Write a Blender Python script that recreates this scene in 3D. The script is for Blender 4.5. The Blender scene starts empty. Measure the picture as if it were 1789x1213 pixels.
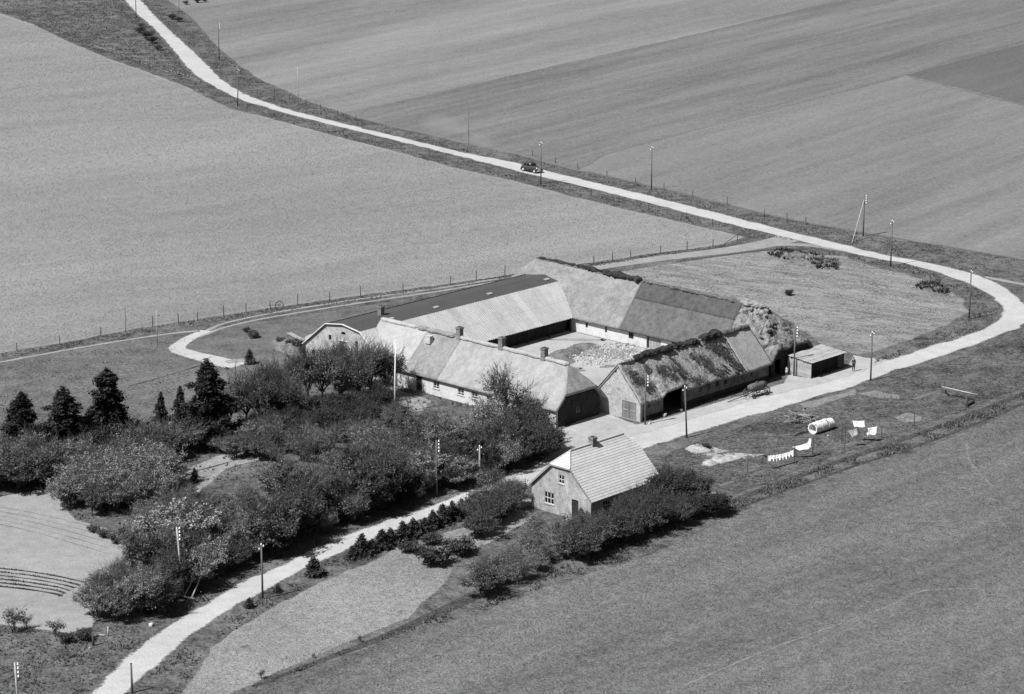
import bpy, bmesh, math, random
import numpy as np
from mathutils import Vector, Matrix, noise
from mathutils.geometry import tessellate_polygon, delaunay_2d_cdt

# ------------------------------------------------------------------ camera, world, sun, exposure
SC = bpy.context.scene
COL = SC.collection
FPX, CX, CY, YH, HC = 4652.0, 894.5, 606.5, -643.0, 87.0      # photo pixels; camera 87 m above the ground
TH = math.atan((CY - YH) / FPX); CT, ST = math.cos(TH), math.sin(TH)
cam = bpy.data.cameras.new('camera'); camo = bpy.data.objects.new('camera', cam); COL.objects.link(camo)
camo.location = (0, 0, HC); camo.rotation_euler = (math.pi / 2 - TH, 0, 0)
cam.sensor_width = 36.0; cam.lens = FPX / 1789.0 * 36.0; cam.clip_start = 1.0; cam.clip_end = 8000.0
SC.camera = camo
SUN_EL = math.radians(53); SH = Vector((0.80, 0.60, 0)).normalized()     # direction the shadows fall
w = bpy.data.worlds.new('World'); SC.world = w; w.use_nodes = True
nt = w.node_tree; bg = nt.nodes['Background']
sky = nt.nodes.new('ShaderNodeTexSky'); sky.sky_type = 'NISHITA'; sky.sun_disc = False
sky.sun_elevation = SUN_EL; sky.sun_rotation = math.atan2(-SH.x, -SH.y)
bw = nt.nodes.new('ShaderNodeRGBToBW')
nt.links.new(sky.outputs[0], bw.inputs[0]); nt.links.new(bw.outputs[0], bg.inputs['Color']); bg.inputs['Strength'].default_value = 0.05
sl = bpy.data.lights.new('sun', 'SUN'); sl.energy = 5.0; sl.angle = math.radians(0.5); sl.color = (1, 1, 1)
so = bpy.data.objects.new('sun', sl); COL.objects.link(so); so.location = (-60, 200, 120)
ldir = Vector((SH.x * math.cos(SUN_EL), SH.y * math.cos(SUN_EL), -math.sin(SUN_EL)))
so.rotation_euler = ldir.to_track_quat('-Z', 'Y').to_euler()
vs = SC.view_settings; vs.view_transform = 'Standard'; vs.look = 'None'; vs.exposure = 0.5; vs.gamma = 1.0; vs.use_curve_mapping = False
SC.render.engine = 'CYCLES'; SC.cycles.max_bounces = 5; SC.cycles.transparent_max_bounces = 12

# ------------------------------------------------------------------ helpers
R = random.Random(7); NR = np.random.default_rng(7)
def G(x, y, z=0.0):
    """photo pixel -> point at height z on the ray (default: on the ground)"""
    dx = (x - CX) / FPX; dy = -(y - CY) / FPX
    d = (dx, CT + dy * ST, -ST + dy * CT); t = (z - HC) / d[2]
    return Vector((d[0] * t, d[1] * t, z))
def hpx(px_base, py_base, py_top):
    """height in metres of something standing at a ground pixel and reaching up to row py_top"""
    b = G(px_base, py_base); dy = -(py_top - CY) / FPX
    return HC + (-ST + dy * CT) * b.y / (CT + dy * ST)
FO = G(971, 748); FA = Vector((-0.72659419, 0.68706687, 0)); FB = Vector((0.68706687, 0.72659419, 0))
PHI = math.atan2(FB.y, FB.x)                      # farm frame: local x = v along FB, local y = u along FA
def WF(v, u, z=0.0): return FO + FB * v + FA * u + Vector((0, 0, z))

def tag(o, label=None, cat=None, group=None, kind=None):
    if label: o['label'] = label
    if cat: o['category'] = cat
    if group: o['group'] = group
    if kind: o['kind'] = kind
    return o
def root(name, loc, rz=0.0, label=None, cat=None, group=None):
    o = bpy.data.objects.new(name, None); COL.objects.link(o); o.empty_display_size = 0.3
    o.location = loc; o.rotation_euler = (0, 0, rz)
    return tag(o, label, cat, group)
def link(name, me, parent=None, loc=None):
    o = bpy.data.objects.new(name, me); COL.objects.link(o)
    if parent: o.parent = parent
    if loc is not None: o.location = loc
    return o
def kids(o): return [c for c in bpy.data.objects if c.parent == o]
def copy_tree(o, loc, rz=0.0, sc=1.0, label=None, group=None, ch=None):
    r = o.copy(); COL.objects.link(r); r.location = loc; r.rotation_euler = (0, 0, rz)
    r.scale = (sc, sc, sc) if not isinstance(sc, tuple) else sc
    if label: r['label'] = label
    if group: r['group'] = group
    for c in ch:
        k = c[0].copy(); COL.objects.link(k); k.parent = r
        for g in c[1]:
            q = g.copy(); COL.objects.link(q); q.parent = k
    return r
def family(o): return [(c, kids(c)) for c in kids(o)]

class MB:
    """collects vertices and faces of ONE mesh"""
    def __init__(s): s.v = []; s.f = []
    def add(s, vs, fs):
        n = len(s.v); s.v += [tuple(p) for p in vs]; s.f += [tuple(i + n for i in q) for q in fs]; return s
    def box(s, a, b):
        x0, y0, z0 = a; x1, y1, z1 = b
        return s.add([(x0,y0,z0),(x1,y0,z0),(x1,y1,z0),(x0,y1,z0),(x0,y0,z1),(x1,y0,z1),(x1,y1,z1),(x0,y1,z1)],
                     [(0,3,2,1),(4,5,6,7),(0,1,5,4),(1,2,6,5),(2,3,7,6),(3,0,4,7)])
    def tube(s, pts, rad, n=6, cap=True):
        pts = [Vector(p) for p in pts]
        if not isinstance(rad, (list, tuple)): rad = [rad] * len(pts)
        V = []; F = []
        for i, p in enumerate(pts):
            d = (pts[min(i + 1, len(pts) - 1)] - pts[max(i - 1, 0)])
            d = d.normalized() if d.length > 1e-9 else Vector((0, 0, 1))
            a = d.cross(Vector((0.31, 0.95, 0.05))); a = a.normalized() if a.length > 1e-3 else d.orthogonal().normalized()
            b = d.cross(a)
            for k in range(n):
                t = 2 * math.pi * k / n; V.append(p + (a * math.cos(t) + b * math.sin(t)) * rad[i])
        for i in range(len(pts) - 1):
            for k in range(n):
                k2 = (k + 1) % n; F.append((i*n + k, i*n + k2, (i+1)*n + k2, (i+1)*n + k))
        if cap:
            F.append(tuple(reversed(range(n)))); m = (len(pts) - 1) * n; F.append(tuple(m + k for k in range(n)))
        return s.add(V, F)
    def beam(s, p, q, wd, ht):
        """rectangular bar from p to q"""
        p, q = Vector(p), Vector(q); d = (q - p).normalized(); up = Vector((0, 0, 1))
        if abs(d.z) > 0.95: up = Vector((1, 0, 0))
        a = d.cross(up).normalized() * wd / 2; b = a.cross(d).normalized() * ht / 2
        V = [p - a - b, p + a - b, p + a + b, p - a + b, q - a - b, q + a - b, q + a + b, q - a + b]
        return s.add(V, [(0,1,2,3),(7,6,5,4),(0,4,5,1),(1,5,6,2),(2,6,7,3),(3,7,4,0)])
    def grid(s, F, ns, nt_):
        V = [F(i / ns, j / nt_) for i in range(ns + 1) for j in range(nt_ + 1)]; m = nt_ + 1
        return s.add(V, [(i*m + j, (i+1)*m + j, (i+1)*m + j + 1, i*m + j + 1) for i in range(ns) for j in range(nt_)])
    def lathe(s, prof, n=16, ax='z', c=(0, 0, 0)):
        V = []; F = []
        for (r, h) in prof:
            for k in range(n):
                t = 2 * math.pi * k / n; a, b = r * math.cos(t), r * math.sin(t)
                V.append({'z': (c[0]+a, c[1]+b, c[2]+h), 'x': (c[0]+h, c[1]+a, c[2]+b), 'y': (c[0]+b, c[1]+h, c[2]+a)}[ax])
        for i in range(len(prof) - 1):
            for k in range(n):
                k2 = (k + 1) % n; F.append((i*n + k, i*n + k2, (i+1)*n + k2, (i+1)*n + k))
        return s.add(V, F)
    def mesh(s, name, mat, smooth=False):
        me = bpy.data.meshes.new(name); me.from_pydata(s.v, [], s.f); me.materials.append(mat)
        if smooth: me.polygons.foreach_set('use_smooth', [True] * len(me.polygons))
        me.update(); return me
    def build(s, name, mat, parent=None, smooth=False, loc=None):
        return link(name, s.mesh(name, mat, smooth), parent, loc)

def fix_normals(o):
    bm = bmesh.new(); bm.from_mesh(o.data); bmesh.ops.remove_doubles(bm, verts=bm.verts, dist=0.003)
    bmesh.ops.recalc_face_normals(bm, faces=bm.faces); bm.to_mesh(o.data); bm.free(); return o
def bevel(o, wd=0.02, seg=1):
    m = o.modifiers.new('bevel', 'BEVEL'); m.width = wd; m.segments = seg; m.limit_method = 'ANGLE'; return o

# ------------------------------------------------------------------ materials (all grey: the photograph is black and white)
def newmat(name):
    m = bpy.data.materials.new(name); m.use_nodes = True; t = m.node_tree
    b = t.nodes['Principled BSDF']; b.inputs['Roughness'].default_value = 0.9
    b.inputs['Specular IOR Level'].default_value = 0.15
    return m, t, b
def nd(t, typ, **kw):
    n = t.nodes.new(typ)
    for k, v in kw.items(): setattr(n, k, v)
    return n
def mth(t, op, a, b=None, c=None, clamp=False):
    n = nd(t, 'ShaderNodeMath', operation=op); n.use_clamp = clamp
    for i, x in enumerate((a, b, c)):
        if x is None: continue
        if isinstance(x, (int, float)): n.inputs[i].default_value = x
        else: t.links.new(x, n.inputs[i])
    return n.outputs[0]
def nz(t, co, scale, detail=3.0, rough=0.6, stretch=None, rot=0.0):
    if stretch or rot:
        mp = nd(t, 'ShaderNodeMapping', vector_type='TEXTURE'); mp.inputs['Rotation'].default_value = (0, 0, rot)      # x axis of the streaks runs along angle rot
        mp.inputs['Scale'].default_value = tuple(1 / k for k in (stretch or (1, 1, 1))); t.links.new(co, mp.inputs[0]); co = mp.outputs[0]
    n = nd(t, 'ShaderNodeTexNoise'); n.inputs['Scale'].default_value = scale; n.inputs['Detail'].default_value = detail
    n.inputs['Roughness'].default_value = rough; t.links.new(co, n.inputs['Vector'])
    return mth(t, 'MULTIPLY_ADD', n.outputs[0], 3.2, -1.6)          # roughly -1 .. 1
def grey(name, val, layers=(), coord='pos', bump=0.0, bscale=6.0, rough=0.9, rnd=0.0, spec=0.15, alpha=False, spots=None, ragged=1.15):
    """grey value modulated by noise layers (amp, scale, stretch, rot, detail)"""
    m, t, b = newmat(name)
    if coord == 'pos': co = nd(t, 'ShaderNodeNewGeometry').outputs['Position']
    else: co = nd(t, 'ShaderNodeTexCoord').outputs['Object']
    acc = None
    for L in layers:
        amp, sc = L[0], L[1]; st = L[2] if len(L) > 2 else None; rt = L[3] if len(L) > 3 else 0.0; dt = L[4] if len(L) > 4 else 3.0
        x = mth(t, 'MULTIPLY', nz(t, co, sc, dt, 0.66, st, rt), amp * 1.6)
        acc = x if acc is None else mth(t, 'ADD', acc, x)
    if rnd:
        x = mth(t, 'MULTIPLY_ADD', nd(t, 'ShaderNodeObjectInfo').outputs['Random'], 2 * rnd, -rnd)
        acc = x if acc is None else mth(t, 'ADD', acc, x)
    if acc is not None: v = mth(t, 'MULTIPLY', mth(t, 'MAXIMUM', mth(t, 'ADD', acc, 1.0), 0.12), val)
    else:
        n = nd(t, 'ShaderNodeValue'); n.outputs[0].default_value = val; v = n.outputs[0]
    if spots:                                                    # (value, scale, threshold, stretch, rot): worn or mossy patches
        for (sv, ssc, thr, sst, srt) in spots:
            q = mth(t, 'MULTIPLY', mth(t, 'SUBTRACT', nz(t, co, ssc, 4.0, 0.65, sst, srt), thr * 0.55), 4.0, clamp=True)
            mx = nd(t, 'ShaderNodeMix', data_type='FLOAT'); t.links.new(q, mx.inputs[0]); t.links.new(v, mx.inputs[2]); mx.inputs[3].default_value = sv
            v = mx.outputs[0]
    t.links.new(v, b.inputs['Base Color']); b.inputs['Roughness'].default_value = rough; b.inputs['Specular IOR Level'].default_value = spec
    if bump:
        bn = nd(t, 'ShaderNodeBump'); bn.inputs['Strength'].default_value = 1.0; bn.inputs['Distance'].default_value = bump
        n = nd(t, 'ShaderNodeTexNoise'); n.inputs['Scale'].default_value = bscale; n.inputs['Detail'].default_value = 3
        t.links.new(co, n.inputs['Vector']); t.links.new(n.outputs[0], bn.inputs['Height']); t.links.new(bn.outputs[0], b.inputs['Normal'])
    if alpha:
        at = nd(t, 'ShaderNodeAttribute', attribute_name='fe')
        q = nz(t, co, 2.6, 5.0, 0.72)
        a = mth(t, 'ADD', mth(t, 'MULTIPLY_ADD', at.outputs['Fac'], 3.0, -1.0), mth(t, 'MULTIPLY', q, ragged), clamp=True)
        t.links.new(a, b.inputs['Alpha'])
    return m
def leafmat(name, val, rnd=0.25, trans=0.2, isl=0.35):
    m, t, b = newmat(name)
    oi = nd(t, 'ShaderNodeObjectInfo').outputs['Random']; ge = nd(t, 'ShaderNodeNewGeometry')
    k = mth(t, 'ADD', mth(t, 'MULTIPLY_ADD', oi, 2 * rnd, 1 - rnd), mth(t, 'MULTIPLY_ADD', ge.outputs['Random Per Island'], 2 * isl, -isl))
    v = mth(t, 'MULTIPLY', k, val)
    t.links.new(v, b.inputs['Base Color']); b.inputs['Roughness'].default_value = 0.55; b.inputs['Specular IOR Level'].default_value = 0.25
    tr = nd(t, 'ShaderNodeBsdfTranslucent'); t.links.new(v, tr.inputs['Color'])
    mx = nd(t, 'ShaderNodeMixShader'); mx.inputs[0].default_value = trans
    out = t.nodes['Material Output']; t.links.new(b.outputs[0], mx.inputs[1]); t.links.new(tr.outputs[0], mx.inputs[2]); t.links.new(mx.outputs[0], out.inputs['Surface'])
    return m

RB = PHI
def ang(a, b): d = G(*b) - G(*a); return math.atan2(d.y, d.x)
RF = ang((640,190), (1230,56)); RL = ang((0,560), (880,430)); RN = ang((1160,1213), (1600,1036))
M = {}
M['verge']   = grey('verge_grass', 0.092, [(0.35, 0.12), (0.45, 0.7), (0.5, 2.6)], bump=0.25, bscale=2.5)
M['meadow']  = grey('meadow_grass', 0.108, [(0.22, 0.05), (0.25, 0.35), (0.45, 2.4, None, 0, 5.0)], bump=0.15, bscale=3.0, alpha=True)
M['green']   = grey('drying_green_grass', 0.078, [(0.45, 0.14), (0.45, 0.6), (0.6, 2.4, None, 0, 5.0)], bump=0.2, bscale=2.6, alpha=True)
M['fieldL']  = grey('young_corn_field', 0.205, [(0.13, 0.014, (0.6, 1.5, 1), RL), (0.08, 0.06, (0.4, 2.2, 1), RL), (0.10, 0.5), (0.3, 2.6, None, 0, 5.0)], bump=0.1, bscale=4.0, alpha=True)
M['fieldA']  = grey('pale_far_field', 0.165, [(0.2, 0.02, (0.35, 1.8, 1), RF), (0.12, 0.07, (0.2, 2, 1), RF), (0.10, 0.4), (0.28, 1.8, None, 0, 5.0)], alpha=True)
M['fieldB']  = grey('dark_far_field', 0.13, [(0.16, 0.035, (0.3, 1.8, 1), RF), (0.16, 0.14, (0.12, 2.0, 1), RF), (0.12, 0.5), (0.3, 1.8, None, 0, 5.0)], alpha=True)
M['fieldC']  = grey('grass_far_field', 0.148, [(0.15, 0.025, (0.35, 1.8, 1), RF), (0.12, 0.12, (0.12, 2.0, 1), RF), (0.1, 0.5), (0.28, 1.8, None, 0, 5.0)], alpha=True)
M['fieldD']  = grey('ploughed_far_field', 0.1, [(0.15, 0.05, (0.3, 2.0, 1), RF), (0.2, 1.2)], alpha=True)
M['fieldR']  = grey('near_grass_field', 0.122, [(0.2, 0.05, (0.4, 1.6, 1), RN), (0.16, 0.2, (0.25, 1.8, 1), RN), (0.26, 0.9), (0.42, 3.2, None, 0, 5.0)], bump=0.12, bscale=4.0, alpha=True)
M['gfield']  = grey('garden_field', 0.2, [(0.14, 0.08), (0.2, 0.9), (0.38, 3.4, None, 0, 5.0)], bump=0.08, bscale=4.0, alpha=True, spots=[(0.10, 0.45, 0.85, None, 0)])
M['paddock'] = grey('trampled_paddock', 0.18, [(0.22, 0.09, (0.4, 1.8, 1), 2.6), (0.3, 0.5, (0.5, 1.4, 1), 2.6), (0.42, 2.2, None, 0, 5.0)], bump=0.12, bscale=3.0, alpha=True, spots=[(0.10, 0.16, 0.75, (0.6, 1.6, 1), 0.2)])
M['plot']    = grey('raked_garden_soil', 0.235, [(0.10, 0.1), (0.1, 0.8), (0.16, 3.5)], bump=0.05, bscale=5.0, alpha=True)
M['lawn']    = grey('worn_garden_lawn', 0.21, [(0.2, 0.3), (0.3, 2.0)], alpha=True)
M['road']    = grey('pale_gravel_road', 0.37, [(0.09, 0.12), (0.09, 0.7), (0.12, 4.0)], bump=0.04, bscale=6.0, alpha=True)
M['yard']    = grey('trodden_gravel_yard', 0.315, [(0.12, 0.15), (0.12, 0.8), (0.14, 4.0)], bump=0.04, bscale=5.0, alpha=True, spots=[(0.2, 0.3, 0.8, None, 0)])
M['track']   = grey('dirt_track', 0.225, [(0.15, 0.3), (0.16, 2.0)], bump=0.03, alpha=True)
M['faint']   = grey('faint_worn_grass', 0.165, [(0.2, 0.8), (0.3, 3.0)], alpha=True)
M['ditch']   = grey('ditch_weeds', 0.055, [(0.4, 0.6), (0.5, 2.5)], bump=0.3, bscale=2.5, alpha=True)
M['sand']    = grey('pale_sand', 0.31, [(0.2, 0.8), (0.25, 4.0)], bump=0.1, bscale=4.0)
M['tuft']    = leafmat('grass_blades', 0.12, 0.0, 0.2, 0.45)
M['tuft2']   = leafmat('dry_grass_blades', 0.16, 0.0, 0.2, 0.4)
M['crop']    = leafmat('row_crop_leaves', 0.05, 0.0, 0.2, 0.4)

# ------------------------------------------------------------------ ground sheets
def smooth(pts, n=5):
    out = []; P = [Vector(p) for p in pts]
    for i in range(len(P) - 1):
        a, b, c, d = P[max(i - 1, 0)], P[i], P[i + 1], P[min(i + 2, len(P) - 1)]
        for k in range(n):
            t = k / n
            out.append(0.5 * ((2*b) + (c - a)*t + (2*a - 5*b + 4*c - d)*t*t + (3*b - a - 3*c + d)*t*t*t))
    out.append(P[-1]); return [(p.x, p.y) for p in out]
def poly_world(px): return [G(*p).xy for p in px]
def area2(P): return sum(P[i].x * P[(i+1) % len(P)].y - P[(i+1) % len(P)].x * P[i].y for i in range(len(P)))
def sheet(name, px, z, mat, feather=0.6, jit=0.25, res=1.6, world=None):
    P = world or poly_world(px)
    if area2(P) < 0: P = P[::-1]
    Q = []
    for i in range(len(P)):
        a, b = P[i], P[(i + 1) % len(P)]; n = max(1, min(160, int((b - a).length / res)))
        for k in range(n): Q.append(a.lerp(b, k / n))
    n = len(Q); Q2 = []
    for i, q in enumerate(Q):
        d = (Q[(i + 1) % n] - Q[i - 1]); nn = Vector((-d.y, d.x)).normalized() if d.length > 1e-6 else Vector((0, 0))
        Q2.append((q, nn))
    outer = [q + nn * jit * noise.noise(Vector((q.x * 0.45, q.y * 0.45, 3.1))) for q, nn in Q2]
    inner = [outer[i] + Q2[i][1] * feather for i in range(n)]
    tri = tessellate_polygon([[Vector((p.x, p.y, 0)) for p in inner]])
    V = [(p.x, p.y, z) for p in outer] + [(p.x, p.y, z) for p in inner]
    F = [(i, (i + 1) % n, n + (i + 1) % n, n + i) for i in range(n)]
    for t in tri:
        a, b, c = inner[t[0]], inner[t[1]], inner[t[2]]
        if (b - a).cross(c - a) < 0: t = t[::-1]
        F.append(tuple(n + i for i in t))
    me = bpy.data.meshes.new(name); me.from_pydata(V, [], F); me.materials.append(mat)
    at = me.attributes.new('fe', 'FLOAT', 'POINT'); at.data.foreach_set('value', [0.0] * n + [1.0] * n)
    me.update(); o = link(name, me); o['kind'] = 'structure'; return o
def ribbon(name, cl, width, z, mat, feather=None, jit=0.15):
    """strip of a given width (m) along a pixel centre line"""
    C = [G(*p).xy for p in smooth(cl)]; Lf, Rt = [], []
    for i, c in enumerate(C):
        d = (C[min(i + 1, len(C) - 1)] - C[max(i - 1, 0)]).normalized(); nn = Vector((-d.y, d.x))
        wd = width[0] + (width[1] - width[0]) * i / (len(C) - 1) if isinstance(width, tuple) else width
        Lf.append(c + nn * wd / 2); Rt.append(c - nn * wd / 2)
    wmin = min(width) if isinstance(width, tuple) else width
    return sheet(name, None, z, mat, feather or 0.33 * wmin, jit, 1.2, Lf + Rt[::-1])

g = MB().add([(-3000, -300, 0), (3000, -300, 0), (3000, 5000, 0), (-3000, 5000, 0)], [(0, 1, 2, 3)]).build('ground', M['verge']); g['kind'] = 'structure'

RI = [(190,-25),(215,0),(238,26),(265,49),(303,92),(329,123),(352,141),(413,173),(457,187),(508,202),(600,225),(700,249),(800,274),(902,300),(979,318),(1132,356),(1250,387),(1389,420),(1481,443),(1551,457),(1597,466),(1666,488),(1712,508),(1735,525),(1746,541),(1740,556),(1712,575),(1666,592),(1620,605),(1574,621),(1527,636),(1480,655),(1417,672),(1365,684),(1300,702),(1230,722),(1130,752),(1070,770),(1000,795),(970,806),(907,824),(868,836),(818,855),(772,872),(739,886),(649,916),(559,950),(470,994),(410,1020),(361,1050),(310,1078),(258,1114),(219,1145),(181,1181),(152,1213),(95,1270)]
RO = [(222,-25),(248,0),(268,22),(289,43),(326,77),(367,115),(393,141),(431,164),(482,183),(533,198),(600,215),(700,239),(800,263),(902,284),(966,300),(1056,322),(1250,370),(1389,406),(1458,422),(1551,445),(1620,458),(1689,474),(1735,490),(1770,511),(1795,532),(1800,552),(1789,573),(1758,583),(1712,602),(1654,622),(1597,640),(1564,650),(1523,665),(1488,679),(1435,693),(1389,708),(1348,720),(1302,731),(1267,742),(1239,752),(1198,764),(1140,782),(1060,808),(1000,828),(927,850),(891,861),(817,883),(754,904),(688,932),(619,959),(559,985),(500,1017),(464,1035),(410,1065),(361,1096),(297,1148),(258,1181),(227,1212),(175,1265)]
FLE = [(-60,5),(0,22),(60,42),(120,72),(200,105),(262,126),(330,152),(372,174),(410,191),(456,201),(560,230),(700,266),(800,293),(905,317),(1000,342),(1132,374),(1250,401),(1305,414)]       # field edge, near side of far road
FLB = [(1270,427),(1230,433),(1150,443),(1040,459),(960,471),(880,483),(780,498),(700,508),(630,518),(520,533),(391,552),(267,571),(176,588),(105,602),(0,618),(-200,645)]                       # field edge by the fence
FAR = [(318,20),(345,45),(372,78),(410,112),(450,138),(530,176),(620,206),(700,227),(800,250),(900,271),(1000,298),(1100,319),(1250,355),(1340,377),(1420,393),(1500,407),(1600,424),(1720,444),(1789,456),(2100,500)]
sheet('field', FLE + FLB + [(-420, 640), (-420, 0)], 0.006, M['fieldL'], 0.7, 0.5)
sheet('field', FAR + [(2100,-130),(250,-130),(290,0)], 0.006, M['fieldA'], 0.8, 0.6, 4)
sheet('field', [(618,206),(640,190),(930,123),(1230,56),(1480,-4),(1700,-62),(2100,-62),(2100,480)] + FAR[18:6:-1], 0.010, M['fieldB'], 0.8, 0.6, 4)
sheet('field', FAR[10:] + [(2100,262),(1789,183),(1580,131),(1400,177),(1190,232),(1050,270)], 0.014, M['fieldC'], 1.6, 0.6, 4)
sheet('field', [(1580,131),(1789,76),(2100,-8),(2100,262),(1789,183)], 0.018, M['fieldD'], 0.8, 0.5, 4)
sheet('rough_pasture', [(-60,-12),(0,14),(110,58),(220,100),(312,134),(332,129),(288,92),(240,46),(206,6),(188,-25),(-60,-25)], 0.006, M['meadow'], 1.5, 0.8)
sheet('paddock', [(1062,476),(1150,462),(1260,446),(1335,437),(1420,441),(1480,448),(1545,468),(1590,478),(1650,498),(1690,522),(1700,545),(1660,570),(1600,595),(1540,615),(1500,622),(1430,604),(1380,570),(1340,545),(1230,520),(1130,498)], 0.006, M['paddock'], 1.2, 0.6)
sheet('meadow', [(-60,640),(0,632),(150,606),(290,583),(345,575),(420,566),(540,548),(640,532),(700,524),(690,580),(560,640),(440,660),(400,740),(300,760),(-60,800)], 0.006, M['meadow'], 0.8, 0.5)
sheet('garden_lawn', [(300,832),(340,812),(395,790),(450,775),(470,790),(455,805),(400,820),(372,845),(350,862),(318,858)], 0.006, M['lawn'], 0.6, 0.4)
sheet('garden_lawn', [(600,690),(640,668),(700,680),(760,700),(740,720),(690,722),(640,706)], 0.006, M['lawn'], 0.6, 0.4)
sheet('garden_plot', [(-80,880),(60,856),(110,850),(112,885),(140,908),(240,940),(262,950),(255,985),(228,1015),(190,1060),(165,1098),(120,1108),(40,1098),(-80,1085)], 0.006, M['plot'], 0.6, 0.4)
sheet('garden_plot', [(300,1235),(330,1180),(365,1132),(420,1092),(470,1062),(560,1015),(650,978),(700,952),(790,925),(850,910),(885,920),(850,950),(800,982),(790,1012),(720,1080),(600,1130),(460,1188),(370,1235)], 0.006, M['gfield'], 0.6, 0.4)
sheet('field', [(2100,610),(1789,706),(1700,748),(1560,802),(1400,856),(1250,908),(1190,945),(1080,985),(960,1022),(840,1068),(690,1112),(560,1160),(430,1215),(300,1300),(2100,1300)], 0.006, M['fieldR'], 0.6, 0.5)
sheet('drying_green', [(1160,792),(1240,762),(1300,742),(1400,714),(1520,675),(1660,628),(1789,584),(1900,560),(1900,640),(1789,680),(1660,728),(1480,792),(1360,838),(1260,876),(1200,890),(1150,850)], 0.006, M['green'], 0.8, 0.5)
rd = sheet('road', smooth(RO, 4) + smooth(RI, 4)[::-1], 0.022, M['road'], 0.9, 0.5, 1.3)
sheet('gravel_yard', [(960,757),(1000,738),(1046,719),(1062,718),(1112,741),(1145,733),(1260,700),(1365,669),(1375,652),(1416,660),(1478,640),(1488,620),(1530,626),(1562,628),(1530,650),(1480,672),(1365,702),(1230,740),(1130,768),(1060,790),(1000,806),(955,812),(930,818),(945,800),(972,785),(975,765)], 0.014, M['yard'], 0.7, 0.5)
sheet('courtyard', None, 0.010, M['yard'], 0.4, 0.2, 1.5, [WF(*p).xy for p in ((7.6,1.2),(7.6,27.6),(33.4,28.5),(33.4,1.2))])
for (cx_, cy_, rx, ry, mt) in ((1060,618,55,9,'lawn'),(985,645,45,5,'paddock'),(1075,640,30,4,'paddock'),(1130,622,25,5,'lawn'),(1010,594,60,3,'track')):
    sheet('litter_patch', [(cx_ + rx * math.cos(a) * (1 + 0.25 * math.sin(3 * a + cx_)), cy_ + ry * math.sin(a) * (1 + 0.25 * math.cos(2 * a + cx_))) for a in [k * math.pi / 9 for k in range(18)]], 0.016 + 0.0007 * (cx_ % 7), M[mt], 0.5, 0.2)
# farm tracks
ribbon('farm_track', [(1385,415),(1330,428),(1260,439),(1150,452),(1050,467),(990,478)], (5.5, 2.8), 0.014, M['track'])
ribbon('farm_track', [(1335,428),(1400,428),(1440,432),(1490,440)], 2.6, 0.018, M['track'])
ribbon('farm_track', [(905,484),(860,489),(780,502),(700,513),(600,527),(500,543),(440,554),(390,566),(350,583)], 0.95, 0.014, M['track'])
ribbon('farm_track', [(905,490),(860,494),(780,507),(700,519),(600,534),(500,550),(440,561),(390,573),(345,590)], 0.95, 0.014, M['track'])
ribbon('farm_track', [(362,577),(330,592),(311,606),(318,614),(345,622),(380,631),(420,640)], (2.0, 4.2), 0.018, M['road'])
ribbon('farm_track', [(-40,640),(0,633),(60,622),(150,606),(230,593),(300,583),(350,578)], 1.0, 0.018, M['track'])
ribbon('farm_track', [(352,143),(310,132),(270,117),(220,98),(160,78)], 0.7, 0.014, M['faint'])
ribbon('farm_track', [(345,139),(310,127),(270,112),(220,92)], 0.7, 0.014, M['faint'])
ribbon('farm_track', [(1715,483),(1745,489),(1789,497),(1850,506)], 1.6, 0.014, M['track'])
ribbon('path', [(300,837),(340,824),(385,812),(430,798),(462,786)], 0.35, 0.012, M['ditch'])
ribbon('path', [(225,675),(270,663),(320,648),(365,634)], 0.5, 0.012, M['ditch'])
# pale tyre lines and worn spots on the near field and the drying green
ribbon('path', [(1160,1213),(1260,1170),(1330,1140),(1440,1100),(1550,1060),(1600,1036),(1640,1030),(1710,1029)], 0.45, 0.012, M['faint'])
ribbon('path', [(1688,776),(1694,805),(1712,828),(1735,852)], 0.5, 0.012, M['faint'])
for (cx_, cy_, rx, ry) in ((1685,853,17,2.5),(1735,873,16,2.5),(1583,978,16,3),(1568,790,9,2)):
    sheet('worn_patch', [(cx_ + rx * math.cos(a), cy_ + ry * math.sin(a) + 0.2 * rx * math.cos(a)) for a in [k * math.pi / 6 for k in range(12)]], 0.012, M['faint'], 0.25, 0.1)
sheet('worn_patch', [(1492,688),(1530,682),(1578,690),(1575,698),(1530,697)], 0.012, M['faint'], 0.8, 0.4)
sheet('worn_patch', [(1555,728),(1585,720),(1618,728),(1612,738),(1575,740)], 0.012, M['faint'], 0.8, 0.4)
sheet('worn_patch', [(1226,868),(1236,860),(1250,858),(1264,866),(1252,876),(1238,875)], 0.012, M['faint'], 0.5, 0.2)
sheet('worn_patch', [(1390,705),(1440,692),(1500,678),(1505,690),(1450,706),(1400,722)], 0.012, M['faint'], 1.0, 0.4)
for (cx_, cy_, rx, ry) in ((1440,735,20,3),(1330,825,25,4),(1620,690,30,4),(1270,845,18,4),(1700,655,26,4),(1380,760,22,3),(1480,720,14,2)):
    sheet('worn_patch', [(cx_ + rx * math.cos(a), cy_ + ry * math.sin(a) - 0.3 * rx * math.cos(a)) for a in [k * math.pi / 7 for k in range(14)]], 0.016, M['meadow'], 0.28, 0.08)
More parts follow.
